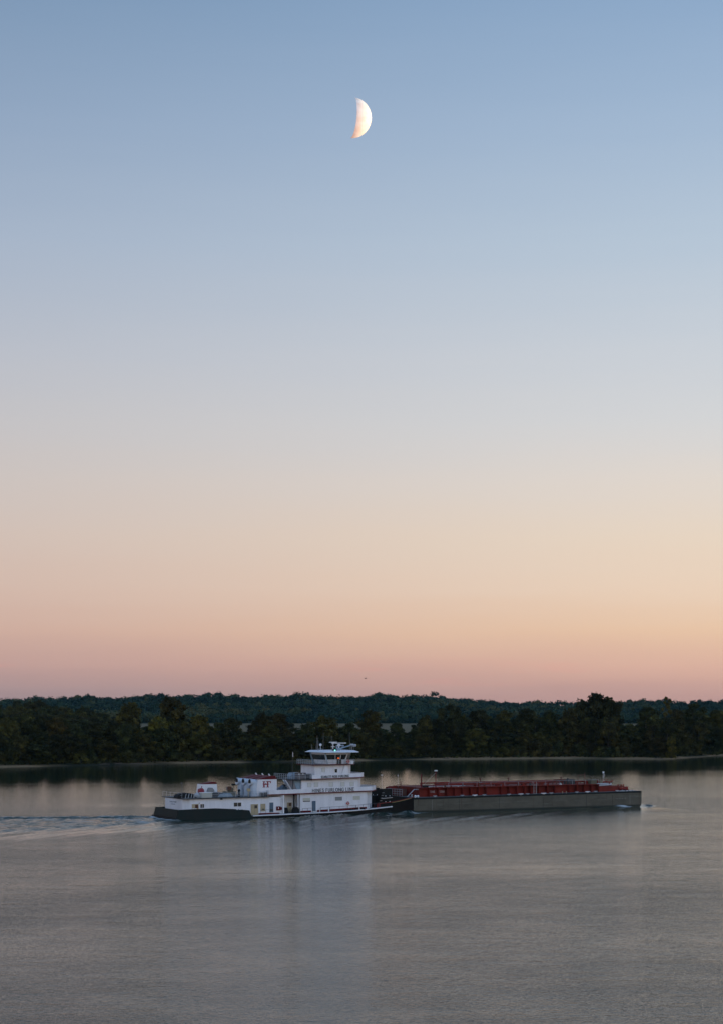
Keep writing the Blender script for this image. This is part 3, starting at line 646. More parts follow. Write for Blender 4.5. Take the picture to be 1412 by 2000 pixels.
roofpart('searchlight_arm', MB().tube((36.9,2.9,13.6),(40.2,2.9,14.45),.13,8).side([(36.6,13.3),(37.4,13.3),(38.2,13.9),(36.9,13.9),(36.7,14.4),(36.55,14.4)],2.8,3.0), 'ltblue')
roofpart('searchlight', MB().tube((39.9,2.9,14.5),(40.5,2.9,14.5),.26,10).tube((40.9,3.6,14.35),(41.5,3.6,14.35),.3,10).tube((40.2,2.9,13.3),(40.2,2.9,14.3),.07), 'metal')
roofpart('searchlight_glass', MB().tube((41.5,3.6,14.35),(41.56,3.6,14.35),.27,10), 'lampw'); roofpart('searchlight_glass', MB().tube((40.5,2.9,14.5),(40.55,2.9,14.5),.23,10), 'lampw')
roofpart('loudhailer', MB().tube((39.0,4.8,13.3),(39.0,4.8,14.4),.06).tube((38.6,4.8,14.3),(39.3,4.8,14.3),.08,8,.24), 'metal')
for x, y, z1 in ((34.2,7,16.4),(34.9,5.5,17.0),(36.3,4.5,16.4),(40.0,3.4,17.1),(33.9,8.9,14.6),(34.2,7.5,14.7),(41.3,4,15.0),(33.9,6,15.6),(35.2,W-3.5,16)):
    roofpart('whip_antenna', MB().tube((x,y,13.0),(x,y,z1),.024,5,.012), 'metal')
mb = MB()
for x in (34.0, 35.0): mb.tube((x,6,13.3),(x,6,13.62),.03)
mb.tube((34.0,6,13.62),(35.0,6,13.62),.03); roofpart('roof_handrail', mb, 'rail')
# flag staff behind the second level
MB().tube((26.5,3.0,7.5),(26.5,3.0,13.4),.05,6,.03).build('flag_staff', 'darkrail', TB)
MB().add([(26.53,2.98,12.2),(26.7,2.95,12.1),(26.68,3.0,13.0),(26.53,2.98,13.2),(26.53,3.03,12.2),(26.7,3.0,12.1),(26.68,3.05,13.0),(26.53,3.03,13.2)], [(0,1,2,3),(7,6,5,4),(0,4,5,1),(1,5,6,2),(2,6,7,3),(3,7,4,0)]).build('flag', 'flag', TB)

# --- funnels and vent cowls, three of each side by side
def stack(x0, y, z0, logo):
    a = MB(); a.side([(x0+.0, z0), (x0+4.75, z0), (x0+4.75, 7.66), (x0+.45, 7.66)], y, y+2.4); o = a.build('funnel', 'white', TB)
    MB().side([(x0+.35,7.665),(x0+4.8,7.665),(x0+4.35,8.32),(x0+3.3,8.36)], y-.05, y+2.45).build('funnel_cap', 'red', o)
    MB().tube((x0+3.85,y+1.2,8.15),(x0+3.45,y+1.2,8.7),.14,8).build('exhaust_pipe', 'roofw', o)
    if logo:
        lg = MB(); y_ = y-.03; u0 = x0+1.55; v0 = 6.02
        def r(x_, z_, w_, h_): lg.box(u0+x_, u0+x_+w_, y_, y+.002, v0+z_, v0+z_+h_)
        r(.15,0,.30,1.25); r(1.0,0,.30,1.25); r(.45,.52,.55,.14); r(0,0,.6,.10); r(.85,0,.6,.10); r(0,1.13,.6,.12); r(.85,1.10,1.0,.17); r(1.66,.84,.19,.3); r(0,.8,.18,.08); r(0,.52,.18,.08); r(1.30,.60,.22,.10)
        lg.add([(u0+.5,y_,v0+.66),(u0+.95,y_,v0+.66),(u0+.72,y_,v0+.92),(u0+.5,y,v0+.66),(u0+.95,y,v0+.66),(u0+.72,y,v0+.92)],[(0,1,2),(5,4,3),(0,3,4,1),(1,4,5,2),(2,5,3,0)])
        lg.build('funnel_emblem', 'crimson', o)
    return o
def cowl(x0, y):
    a = MB(); a.tube((x0+1.5,y,4.2),(x0+1.5,y,6.9),.72,16); a.sphere((x0+1.45,y,7.0),.72,16,10); a.tube((x0+1.45,y,7.0),(x0+.5,y,7.12),.66,16,.74)
    o = a.build('vent_cowl', mat('pale_blue_paint', (.50,.56,.62), .45, streak=.2, vscale=.8) if 'cowlp' not in M else M['cowlp'], TB, smooth=False)
    M['cowlp'] = o.data.materials[0]
    MB().tube((x0+.5,y,7.12),(x0+.47,y,7.12),.62,16).build('cowl_opening', 'blackrope', o)  # black disc stands for the shade inside the cowl
for k, y in enumerate((2.0, 5.2, 8.4)):
    stack(17.75, y, 4.2, k == 0); cowl(16.15, y+.6)
# --- small funnel aft
o = MB().side([(7.55,4.2),(11.5,4.2),(11.35,6.7),(7.85,6.7)], 7.0, 9.0).build('small_funnel', 'whiteb', TB)
MB().side([(8.0,6.705),(11.38,6.705),(11.1,7.12),(10.4,7.14)], 6.95, 9.05).build('small_funnel_cap', 'red', o)
# --- things on the aft roof
MB().box(5.7, 7.95, 1.5, 2.7, 4.24, 5.22).build('equipment_box', 'blind', TB)
MB().box(5.6, 8.05, 1.4, 2.8, 5.22, 5.30).build('box_lid', 'whiteb', TB)
MB().side([(6.2,5.3),(6.3,5.85),(6.9,6.05),(7.2,5.8),(7.3,5.3)], 4.0, 5.0).side([(6.2,4.2),(7.3,4.2),(7.3,5.32),(6.2,5.32)],4.2,4.8).tube((6.9,4.4,6),(6.9,4.4,6.5),.08).build('red_pump', 'ring' if False else 'crimson', TB)
MB().side([(8.0,5.3),(9.4,5.3),(9.2,5.8),(8.9,6.1),(8.3,6.1)], 3.6, 4.6).box(8.2,9.2,3.7,4.5,4.2,5.3).build('grey_hood', 'greyblind', TB)
MB().box(8.3, 10.6, 2.2, 5.0, 4.2, 5.15).box(10.4,11.6,3,4.8,4.2,4.9).build('machinery_skid', 'edge', TB)
MB().side([(9.4,4.3),(12.6,4.3),(12.2,4.95),(10.0,4.95)], 1.8, 3.0).build('pale_tank', 'ltblue', TB)
MB().box(12.3, 14.4, 4.2, 6.4, 4.2, 5.2).box(13.0,13.8,4.4,5.4,5.2,6.0).build('winch_house', 'olive', TB)
MB().box(12.2, 13.1, 3.6, 4.2, 5.5, 6.3).build('dark_cabinet', 'brownglass', TB)
MB().box(14.6, 15.3, 6.4, 7.1, 4.2, 5.0).tube((14.9,6.8,5),(14.9,6.8,6.6),.06).box(14.6,15.3,6.5,7.1,6.3,6.7).build('roof_vent', 'black', TB)
MB().tube((14.0,1.9,4.2),(14.0,1.9,5.6),.22,8).sphere((14.0,1.9,5.5),.3,8,6).build('capstan', 'black', TB)
MB().tube((16.0,1.8,4.2),(16.0,1.8,5.9),.10,8).box(15.7,16.4,1.6,1.9,5.3,5.9).build('yellow_valve', 'tan', TB)
for x in (18.6, 19.5): MB().box(x, x+.55, 1.3, 1.9, 4.22, 5.0).build('small_locker', 'edge', TB)
# dark cloth covered hump and white davits near the stern
hp = MB()
for i in range(9):
    a0 = math.pi*i/8; 
    pass
prof = [(3.0+2.0*-math.cos(math.pi*i/10), 4.24+.95*math.sin(math.pi*i/10)**.7) for i in range(11)]
hp.side([(p[0], p[1]) for p in prof], 3.0, 5.0); hp.build('covered_winch', 'blackrope', TB)
MB().tube((5.4,2.2,4.24),(5.4,3.2,5.0),.35,10).sphere((5.0,2.6,4.75),.42,10,7).build('pale_buoy_float', 'rail', TB)
for k in range(4): MB().path([(1.9+k*.62,1.0,4.2),(2.05+k*.62,1.0,4.85),(2.2+k*.62,1.15,5.15)], .055, 6).build('davit', 'rail', TB)
MB().tube((1.7,2.2,4.2),(1.7,2.2,7.3),.06,6).box(1.45,1.8,2.1,2.3,7.1,7.35).build('stern_light_post', 'darkrail', TB)
railing('roof_railing', [(1.3,W-.9,4.22),(1.6,2.0,4.22)], 1.0, 'rail', .018, 2.0, 1)
railing('roof_railing', [(3.6,.7,4.22),(20.0,.7,4.22)], 1.0, 'rail', .028, 1.75, 2)
# --- tow knees at the bow
for y in (2.6, 8.2):
    k_ = MB().side([(46.2,1.1),(49.7,1.1),(49.7,5.1),(47.4,5.1),(47.0,3.6)], y, y+1.6).build('tow_knee', 'black', TB)
    mb = MB()
    for q in range(6): mb.box(46.4+q*.17, 46.9+q*.17, y-.12, y, 1.5+q*.55, 1.56+q*.55)
    mb.build('knee_step', 'metal', k_)
    mb = MB()
    for q in (2.4, 3.6):
        for w_ in (48.1, 49.1): mb.sphere((w_, y-.06, q), .11, 6, 4)
    mb.build('knee_lamp', 'roofw', k_)
MB().side([(47.1,3.0),(49.6,3.2),(49.6,3.32),(47.1,3.12)], 2.2, 2.6).build('knee_walkway', 'metal', TB)
mb = MB().box(45.4, 47.6, 4.4, 8.0, 1.2, 3.6); mb.box(45.9, 49.4, 5, 7.5, 1.3, 2.6); mb.build('bow_machinery', 'black', TB)
for x, y in ((45.9,2.2),(47.2,3.6)):
    w_ = MB().tube((x,y-.5,1.75),(x,y+.5,1.75),.42,12).box(x-.45,x+.45,y-.62,y-.5,1.2,2.0).box(x-.45,x+.45,y+.5,y+.62,1.2,2.0).build('deck_winch', 'red', TB)
    MB().tube((x,y-.45,1.75),(x,y+.45,1.75),.46,12).build('winch_drum', 'blackrope', w_)
railing('bow_railing', [(46.2,W-2.6,1.3),(49.3,W-2.7,1.3)], 1.0, 'rail', .025, 1.0, 1)

# --- things carried on the towboat
def on_boat(mb, name, m, label, cat, th=TH_T, O=O_T, group=None, smooth=False):
    o = mb.build(name, m, None, smooth); o.location = O; o.rotation_euler = (0, 0, th); return tag(o, label, cat, group)
lr = on_boat(MB().torus((38.3,.86,2.38),.27,.12), 'life_ring', 'ring', 'orange red life ring hung on the white wall beside the lower deck windows', 'life ring')
lr2 = on_boat(MB().torus((39.0,2.15,11.05),.27,.12), 'life_ring', 'ring', 'orange red life ring hung on the railing in front of the pilothouse', 'life ring')
for o_, c_, y_ in ((lr, (38.3,2.38), .86), (lr2, (39.0,11.05), 2.15)):
    mb = MB()
    for a in (45, 135, 225, 315):
        mb.box(c_[0]+.3*math.cos(R(a))-.07, c_[0]+.3*math.cos(R(a))+.07, y_-.13, y_+.13, c_[1]+.3*math.sin(R(a))-.07, c_[1]+.3*math.sin(R(a))+.07)
    mb.build('ring_band', 'whiteb', o_)
def coil(x, y, z, r, h, n, seed):
    rr_ = random.Random(seed); mb = MB()
    for k in range(n):
        f = k/(n-1); mb.torus((x+rr_.uniform(-.07,.07), y+rr_.uniform(-.07,.07), z+h*f+.06), r*(1-.35*f*f)*rr_.uniform(.85,1.05), .095, 'z', 16, 6)
    for k in range(3): mb.torus((x+rr_.uniform(-.2,.2), y-.2, z+h*.5), r*.6, .08, 'y', 14, 6)
    return mb
on_boat(coil(24.1, 1.4, .5, .62, 1.15, 11, 3), 'rope_coil', 'blackrope', 'loose dark rope coil heaped against the tall white door in the deck recess', 'rope')
on_boat(coil(26.3, 1.1, .5, .80, 1.25, 12, 4), 'rope_coil', 'blackrope', 'bigger black rope coil at the forward end of the deck recess', 'rope')

# ------------------------------------------------------------------ tank barge
BG = empty('tank_barge', O_B, TH_B)
tag(BG, 'long grey hulled tank barge with an oxide red ribbed cargo trunk, pushed by the towboat', 'barge')
BW = 16.5; BL = 58.4
def BD(x): return 3.08 + max(0, x-30)*.011
hull = MB().side([(0,-1.8),(0,2.7),(BL,3.04),(BL,1.0),(BL-.3,-.4),(BL-3,-1.8)], 0, BW).build('barge_hull', 'hull', BG)
MB().side([(0,2.704),(0,3.08),(30,3.08),(BL,BD(BL)),(BL,3.044)], -.03, BW+.03).build('hull_rim', 'rim', BG)
MB().side([(-.06,-1.7),(-.06,2.9),(-.001,2.9),(-.001,-1.7)], .0, BW).build('stern_shade_plate', 'black', BG)  # black plate paints the shade on the barge's stern face
MB().plan([(.15,.15),(BL-.15,.15),(BL-.15,BW-.15),(.15,BW-.15)], lambda x: BD(x)-.03 if x < 30 else BD(x)-.03, lambda x: BD(x)+.012).build('barge_deck', 'deck', BG)
mb = MB()
for x in (4.4, 55.2):
    for k in range(9): MB().box(x, x+.11, -.02, .001, .4+k*.26, .46+k*.26).build('draft_mark', 'metal', BG)
for k in range(4): MB().box(51.6+k*.75, 51.8+k*.75, -.02, .001, 1.75+.06*(k % 2), 1.83+.06*(k % 2)).build('hull_marking', 'metal', BG)
mb = MB()
for x in (11, 21, 32.2, 43.5, 50.5): mb.box(x, x+.05, -.012, .001, -.6, 2.66)
mb.build('weld_seam', 'rim', BG)
# trunk: wall set back under a ledge, ribs between
T0, T1, TY = 2.7, 48.0, 2.6
tz0 = lambda x: BD(x); tz1 = 5.0
trunk = MB().plan([(T0,TY),(T1,TY),(T1,BW-TY),(T0,BW-TY)], lambda x: BD(x)+.01, 4.98).build('cargo_trunk', 'tred', BG)
MB().plan([(T0-.1,TY-1.05),(T1+.05,TY-1.05),(T1+.05,BW-TY+1.05),(T0-.1,BW-TY+1.05)], 4.985, 5.10).build('trunk_ledge', 'tred', BG)
MB().plan([(T1+.06,TY-.9),(53.2,TY-.9),(53.7,TY),(53.7,BW-TY),(53.2,BW-TY+.9),(T1+.06,BW-TY+.9)], lambda x: BD(x)+.01, 4.55).build('forward_trunk', 'tred', BG)
mb = MB(); MB
xs_r = [4.67,6.96,9.03,10.98,12.92,14.89,16.84,18.76,22.61,24.6,26.6,28.55,30.1,32.2,34.4,36.41,40.19,42.14,44.09,46.06,47.95]
for x in xs_r:
    for y, sg in ((TY, -1), (BW-TY, 1)):
        r_ = MB(); z0 = BD(x)+.02
        r_.add([(x,y,z0),(x,y+sg*1.0,z0),(x,y+sg*.95,4.98),(x,y,4.98),(x+.07,y,z0),(x+.07,y+sg*1.0,z0),(x+.07,y+sg*.95,4.98),(x+.07,y,4.98)], [(0,1,2,3),(7,6,5,4),(0,4,5,1),(1,5,6,2),(2,6,7,3),(3,7,4,0)])
        if sg < 0: r_.box(x-.05, x+.12, y-1.06, y-.99, 3.95, 4.1)
        r_.build('trunk_rib', 'tred', BG)
lad = MB()
for x in (30.65, 31.35): lad.box(x, x+.06, TY-1.2, TY-1.13, 3.15, 5.9)
for k in range(7): lad.box(30.65, 31.35, TY-1.18, TY-1.15, 3.35+k*.33, 3.39+k*.33)
lad.build('ladder', 'metal', BG)
def kevel(x, big, y=.5):
    z = BD(x); mb = MB(); w = .5 if big else .38
    mb.box(x-w*.45, x-w*.15, y-.12, y+.12, z, z+.22); mb.box(x+w*.15, x+w*.45, y-.12, y+.12, z, z+.22); mb.tube((x-w*1.25,y,z+.26),(x+w*1.25,y,z+.26),.08 if big else .06,6)
    return mb.build('kevel', 'whiteb' if big else 'rail', BG)
for x in (5.6, 12.3, 17.8, 24.0, 28.8, 34.9, 41.6, 46.6, 52.4): kevel(x, False, .9)
for x in (15.2, 26.8, 32.7, 44.2): kevel(x, True)
for x in (37.9, 38.9): MB().tube((x,1.0,BD(x)),(x,1.0,BD(x)+.5),.1,6).build('deck_valve', 'tan', BG)
for x, y in ((.6,.5),(1.3,.6),(.9,1.0)): MB().sphere((x,y,BD(x)+.28),.27,8,6).tube((x,y,BD(x)),(x,y,BD(x)+.3),.14).build('corner_bollard', 'roofw', BG)
for x in (54.5,55.4,56.3): MB().tube((x,.7,BD(x)),(x,.7,BD(x)+.55),.07,6).build('bow_bollard', 'edge', BG)
a_ = lettering('T.COMB', (4.85, TY, 3.95), (1,0,0), (0,0,1), (0,-1,0), .42, 1.6, .2); b2 = lettering('VX35001', (7.1, TY, 3.93), (1,0,0), (0,0,1), (0,-1,0), .42, 1.7, .2); a_.add(b2.v, b2.f)
a_.build('trunk_lettering', mat('faded_white_lettering', (.42,.34,.33), .7, var=.5, vscale=3), BG)
# deck piping
for y, z, r, x0, x1 in ((3.4,5.55,.13,6.4,33.5),(5.2,5.6,.16,8,47),(12.2,5.6,.16,8,47),(2.7,5.32,.07,5,14)):
    p = MB().tube((x0,y,z),(x1,y,z),r,8)
    for k in range(int((x1-x0)/3.6)+1): p.box(x0+k*3.6, x0+k*3.6+.12, y-.14, y+.14, 5.1, z)
    p.build('deck_pipe', 'tred' if z > 5.4 else 'rail', BG)
for x in (8.4, 17.2, 22.6, 29.3, 33.8, 45.8): MB().box(x, x+.9, 3.7, 4.6, 5.1, 5.72).tube((x+.45,4.1,5.7),(x+.45,4.1,6.0),.09).build('tank_hatch', 'tred', BG)
for x in (12.5, 20.0, 27.2, 41.0): MB().tube((x,6.5,5.1),(x,6.5,6.5),.12,8).sphere((x,6.5,6.55),.24,8,6).build('pressure_vent', 'rust', BG)
railing('trunk_railing', [(9.4,1.75,5.1),(T1,1.75,5.1)], .95, 'rail', .022, 3.4, 0, BG)
mb = MB().tube((3.2,2.6,5.1),(3.2,2.6,8.0),.13,8); mb.build('stern_mast', 'red', BG)
mb = MB().tube((6.5,2.2,5.1),(6.5,2.2,8.6),.10,8); p_ = mb.build('light_mast', 'red', BG); MB().box(6.22,6.8,2.0,2.4,8.6,8.82).build('mast_head_lamp', 'roofw', p_)
MB().tube((6.5,2.2,8.3),(4.0,4.0,5.2),.018,4).build('mast_stay', 'rail', BG)
MB().tube((1.6,2.4,3.1),(1.6,2.4,5.9),.03,5).tube((4.2,3,5.1),(4.2,3,6.4),.03,5).box(3.8,4.9,2.6,3.4,5.1,5.5).build('vapour_valve', 'black', BG)
MB().path([(36.6,3.0,5.1),(36.6,3.0,5.9),(36.9,3.0,6.2),(39.8,3.0,6.2),(40.1,3.0,5.9),(40.1,3.0,5.1)], .12, 8).path([(38.2,4.0,5.1),(38.2,4.0,5.95),(39.6,4.0,5.95),(39.6,4.0,5.1)], .11, 8).build('pipe_loop', 'rust', BG)
MB().box(40.6,42.6,3.2,4.8,5.1,6.2).tube((41.2,4,6.1),(41.2,4,6.5),.25,8).build('cargo_engine', 'edge', BG)
MB().path([(43.0,2.6,5.1),(43.0,2.6,7.1),(44.9,2.6,7.25)], .07, 6).path([(44.8,2.6,5.1),(44.8,2.6,7.7)], .09, 6).build('hose_crane', 'rust', BG)
MB().box(46.4,47.9,2.4,4.2,5.1,6.15).tube((47.1,3.3,6.1),(47.1,3.3,6.7),.22,8).build('pump_engine', 'olive', BG)
MB().path([(48.6,2.6,4.7),(52.0,2.6,4.9)], .16, 8).path([(48.4,3.6,5.0),(52.6,3.6,5.05)], .14, 8).build('pale_pipe', 'rail', BG)
rr_ = random.Random(5)
mb = MB()
for k in range(11):
    x = 49.0+k*.72; y = 3.2+rr_.random()*3; z0 = 4.55 if x < 53 else BD(x)
    mb.tube((x,y,z0),(x,y,z0+rr_.uniform(.9,1.5)),.15,8); mb.tube((x,y,z0+.8),(x+.8,y+rr_.uniform(-.4,.4),z0+rr_.uniform(.7,1.2)),.14,8)
    mb.torus((x,y,z0+1.3),.26,.05,'z',10,5)
mb.box(53.9,55.4,3.4,5.2,BD(54),4.3); mb.tube((54.2,2.8,3.9),(56.4,2.8,3.9),.28,10); mb.tube((55.8,3.4,3.4),(55.8,3.4,4.9),.12,8); mb.box(56.2,56.8,3.0,3.9,3.4,4.3); mb.build('bow_manifold', 'tred', BG)
MB().box(53.6,57.2,1.4,2.0,BD(54)+.02,3.52).build('spill_tray', 'rail', BG)
rr_ = random.Random(9)
for k in range(26):
    x = 5.5+k*1.62+rr_.uniform(-.4,.4); y = rr_.choice((1.9,2.6,6.4,8,9.5,11)); h_ = rr_.uniform(.25,.8)
    f = MB().tube((x,y,5.1),(x,y,5.1+h_),.08+.1*rr_.random(),8)
    if rr_.random() < .5: f.torus((x,y,5.1+h_),.2,.035,'z',10,5)
    else: f.box(x-.2,x+.25,y-.15,y+.15,5.1,5.1+h_*.5)
    f.build('deck_valve', rr_.choice(('tred','rust','edge','rail','tred')), BG)
# stern end machinery
w_ = MB().box(.4,2.4,BW-4.6,BW-2.4,3.1,4.9).tube((1.4,BW-4.8,4.6),(1.4,BW-2.2,4.6),.5,10).build('stern_pump_set', 'tred', BG)
MB().box(.3,2.2,7.6,10.0,3.1,4.6).tube((1.2,8.4,4.6),(1.2,8.4,6.3),.12,8).tube((.2,8.4,5.6),(3.2,8.4,5.6),.05).build('stern_valve_set', 'rust', BG)
MB().tube((1.0,2.9,3.7),(1.0,2.9,3.1),.2,8).path([(-.0,3.0,3.2),(1.6,3.0,4.7),(3.4,3.0,4.7)], .11, 8).build('slanted_pipe', 'metal', BG)
railing('stern_railing', [(.3,6,3.1),(.3,13,3.1)], 1.5, 'rail', .03, 1.2, 2, BG)
MB().tube((.4,BW-.6,3.1),(.4,BW-.6,7.6),.02,5).box(.1,.6,BW-.66,BW-.6,7.3,7.5).build('stern_light_staff', 'rail', BG)
MB().tube((1.6,BW-6,4.9),(1.6,BW-6,7.8),.02,5).box(1.52,1.68,BW-6.06,BW-5.94,7.3,7.6).build('signal_staff', 'rail', BG)

# wires lashing the barge to the towboat
def tw(s, t, z): return (O_T[0]+s*math.cos(TH_T)-t*math.sin(TH_T), O_T[1]+s*math.sin(TH_T)+t*math.cos(TH_T), z)
def bw_(s, t, z): return (O_B[0]+s*math.cos(TH_B)-t*math.sin(TH_B), O_B[1]+s*math.sin(TH_B)+t*math.cos(TH_B), z)
def wire(a, b, r, m, label, sag=.25):
    a = Vector(a); b = Vector(b); mid = (a+b)/2; pts = []
    for k in range(9):
        f = k/8; p = a.lerp(b, f); p.z -= sag*4*f*(1-f); pts.append(p-mid)
    o = MB().path(pts, r, 6).build('lashing_wire', m); o.location = mid; return tag(o, label, 'wire', 'wires lashing the barge to the towboat')
wire(tw(45.9,2.2,2.05), bw_(.7,.6,3.35), .07, mat('red_rope', (.22,.03,.02), .8), 'red line running up from the towboat winch to the barge corner')
wire(tw(47.2,3.0,1.9), bw_(1.2,1.1,3.3), .06, mat('yellow_rope', (.30,.24,.08), .8), 'drab yellow line from the towboat bow to the barge corner, just below the red line')

# ------------------------------------------------------------------ river marker
MK = empty('channel_buoy', (81, 600, 0)); tag(MK, 'small white channel buoy floating alone beyond the barge bow', 'buoy')
MB().tube((0,0,-.4),(0,0,.12),.35,12).build('float', 'metal', MK)
MB().tube((0,0,.12),(0,0,.6),.07,8).build('stem', 'metal', MK)
MB().box(-.45,.12,-.1,.1,.5,1.15).build('marker_board', 'roofw', MK)

# ------------------------------------------------------------------ bird
BD_ = Vector(((714-706)*400/3500, 400, EYE+(1385-1325)*400/3500))
b_ = MB(); b_.sphere((0,0,0), .13, 8, 6, .8); b_.tube((-.28,0,0),(.26,0,.02),.07,6,.02)
bd = b_.build('bird', 'edge'); bd.location = BD_; tag(bd, 'tiny dark bird flying low in the pink sky', 'bird')
for sg in (-1, 1):
    MB().add([(-.1,0,.03),(.12,0,.03),(.08,sg*.3,.16),(-.06,sg*.62,.10),(-.1,0,.05),(.12,0,.05),(.08,sg*.3,.18),(-.06,sg*.62,.12)], [(0,1,2,3),(7,6,5,4),(0,4,5,1),(1,5,6,2),(2,6,7,3),(3,7,4,0)]).build('wing', 'edge', bd)

# ------------------------------------------------------------------ moon
MD = 20000.0
mc = Vector(((687.5-706)/3500, 1, (1385-230)/3500)); mc = mc*MD; mR = 38.0/3500*MD
mcen = mc + Vector((0, 0, EYE)); toc = (-mc).normalized()
ax = SUN; e2 = toc - ax*toc.dot(ax); e2.normalize(); e3 = ax.cross(e2)
vs, fs = [], []; na, nb = 40, 80
# lune of the sphere that is both sunlit and turned to us: polar angle about e3 keeps the cusps at its poles
b0 = math.atan2(0, 1)
mn = MB(); 
vax = toc; 
# longitude about the cusp axis: 0 at the sun direction, 90 deg at e2
lim = math.atan2(toc.dot(ax), toc.dot(e2))       # negative: angle of the limb past the sun direction
for j in range(nb+1):
    la = -math.pi/2 + math.pi*j/nb
    for i in range(na+1):
        lo_ = (lim - .06) + (math.pi/2 - lim + .06)*i/na + 0.0
        lo_ = min(lo_, math.pi/2)
        d = (ax*math.cos(lo_) + e2*math.sin(lo_))*math.cos(la) + e3*math.sin(la)
        vs.append(d*mR)
for j in range(nb):
    for i in range(na):
        a = j*(na+1)+i; fs.append((a, a+1, a+na+2, a+na+1))
mm = bpy.data.materials.new('moon_rock'); mm.use_nodes = True; t = mm.node_tree; t.nodes.clear()
df = t.nodes.new('ShaderNodeBsdfDiffuse'); tr = t.nodes.new('ShaderNodeBsdfTransparent'); adn = t.nodes.new('ShaderNodeAddShader'); mo = t.nodes.new('ShaderNodeOutputMaterial')
tcn = t.nodes.new('ShaderNodeTexCoord'); mn_ = t.nodes.new('ShaderNodeTexNoise'); mn_.inputs['Scale'].default_value = .014; mn_.inputs['Detail'].default_value = 6; t.links.new(tcn.outputs['Object'], mn_.inputs[0])
mrp = ramp(t, [(0,(.84,.75,.62)),(.42,(.88,.80,.68)),(.60,(.95,.90,.80)),(1,(.97,.94,.87))], False); t.links.new(mn_.outputs[0], mrp.inputs[0]); t.links.new(mrp.outputs[0], df.inputs[0])
t.links.new(df.outputs[0], mo.inputs[0]); t.nodes.remove(tr); t.nodes.remove(adn)
mo_ = MB().add(vs, fs).build('moon', mm, None, True); mo_.location = mcen
tag(mo_, 'pale cream crescent moon, bright side to the right, high in the blue sky', 'moon')

# ------------------------------------------------------------------ foliage
def leaf_material(name, c0, c1, c2, sc_=.22):
    m = bpy.data.materials.new(name); m.use_nodes = True; t = m.node_tree; b = t.nodes['Principled BSDF']; b.inputs['Roughness'].default_value = .7; b.inputs['Specular IOR Level'].default_value = .15
    n = t.nodes.new; l = t.links.new
    co = n('ShaderNodeTexCoord'); no = n('ShaderNodeTexNoise'); no.inputs['Scale'].default_value = sc_; no.inputs['Detail'].default_value = 3; l(co.outputs['Object'], no.inputs[0])
    r = ramp(t, [(0, c0), (.42, c0), (.58, c1), (.74, c2)], False); l(no.outputs[0], r.inputs[0])
    oi = n('ShaderNodeObjectInfo'); hs = n('ShaderNodeHueSaturation'); l(r.outputs[0], hs.inputs['Color'])
    mv = n('ShaderNodeMapRange'); mv.inputs[3].default_value = .7; mv.inputs[4].default_value = 1.35; l(oi.outputs['Random'], mv.inputs[0]); l(mv.outputs[0], hs.inputs['Value'])
    mh = n('ShaderNodeMapRange'); mh.inputs[3].default_value = .475; mh.inputs[4].default_value = .515; l(oi.outputs['Random'], mh.inputs[0]); l(mh.outputs[0], hs.inputs['Hue'])
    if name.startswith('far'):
        at_ = n('ShaderNodeAttribute'); at_.attribute_name = 'tint'; rr2 = ramp(t, [(0, (.003,.014,.011)), (.40, (.010,.029,.019)), (.75, (.026,.050,.024)), (1, (.070,.068,.022))], False)  # teal of the haze is put into the far canopy's leaf colours
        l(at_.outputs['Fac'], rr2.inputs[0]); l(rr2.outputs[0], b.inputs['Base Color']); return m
    l(hs.outputs[0], b.inputs['Base Color']); return m
LEAF = [leaf_material('dark_green_leaves', (.014,.018,.005), (.040,.043,.011), (.080,.076,.018)),
        leaf_material('olive_leaves', (.026,.026,.006), (.066,.061,.013), (.125,.108,.022)),
        leaf_material('yellow_green_leaves', (.042,.040,.008), (.100,.084,.013), (.19,.155,.022)),
        leaf_material('far_haze_teal_leaves', (.012,.026,.015), (.024,.044,.022), (.050,.062,.024), .028)]
M['bark'] = mat('bark', (.045,.038,.03), .9, var=.4, vscale=1.5)
M['deadwood'] = mat('pale_dead_wood', (.12,.10,.08), .9, var=.4, vscale=1.5)
def quads(P, sz, rg, up=.35):
    """n leaf cards, random orientation, centred on P"""
    n = len(P); a = rg.normal(size=(n, 3)); a[:, 2] *= .6; a /= np.linalg.norm(a, axis=1)[:, None]
    b = rg.normal(size=(n, 3)); b = np.cross(a, b); b /= np.linalg.norm(b, axis=1)[:, None]; c = np.cross(a, b)
    s_ = (sz*rg.uniform(.6, 1.35, n))[:, None]
    V = np.stack([P-b*s_*.5-c*s_*.32, P+b*s_*.5-c*s_*.32, P+b*s_*.34+c*s_*.4, P-b*s_*.34+c*s_*.4], 1)
    return V.reshape(-1, 3)
def quad_mesh(name, V, m):
    n = len(V)//4; me = bpy.data.meshes.new(name); me.vertices.add(len(V)); me.vertices.foreach_set('co', V.astype(np.float32).ravel())
    me.loops.add(len(V)); me.loops.foreach_set('vertex_index', np.arange(len(V))); me.polygons.add(n)
    me.polygons.foreach_set('loop_start', np.arange(0, len(V), 4)); me.polygons.foreach_set('loop_total', np.full(n, 4)); me.update(calc_edges=True)
    me.materials.append(m); return me
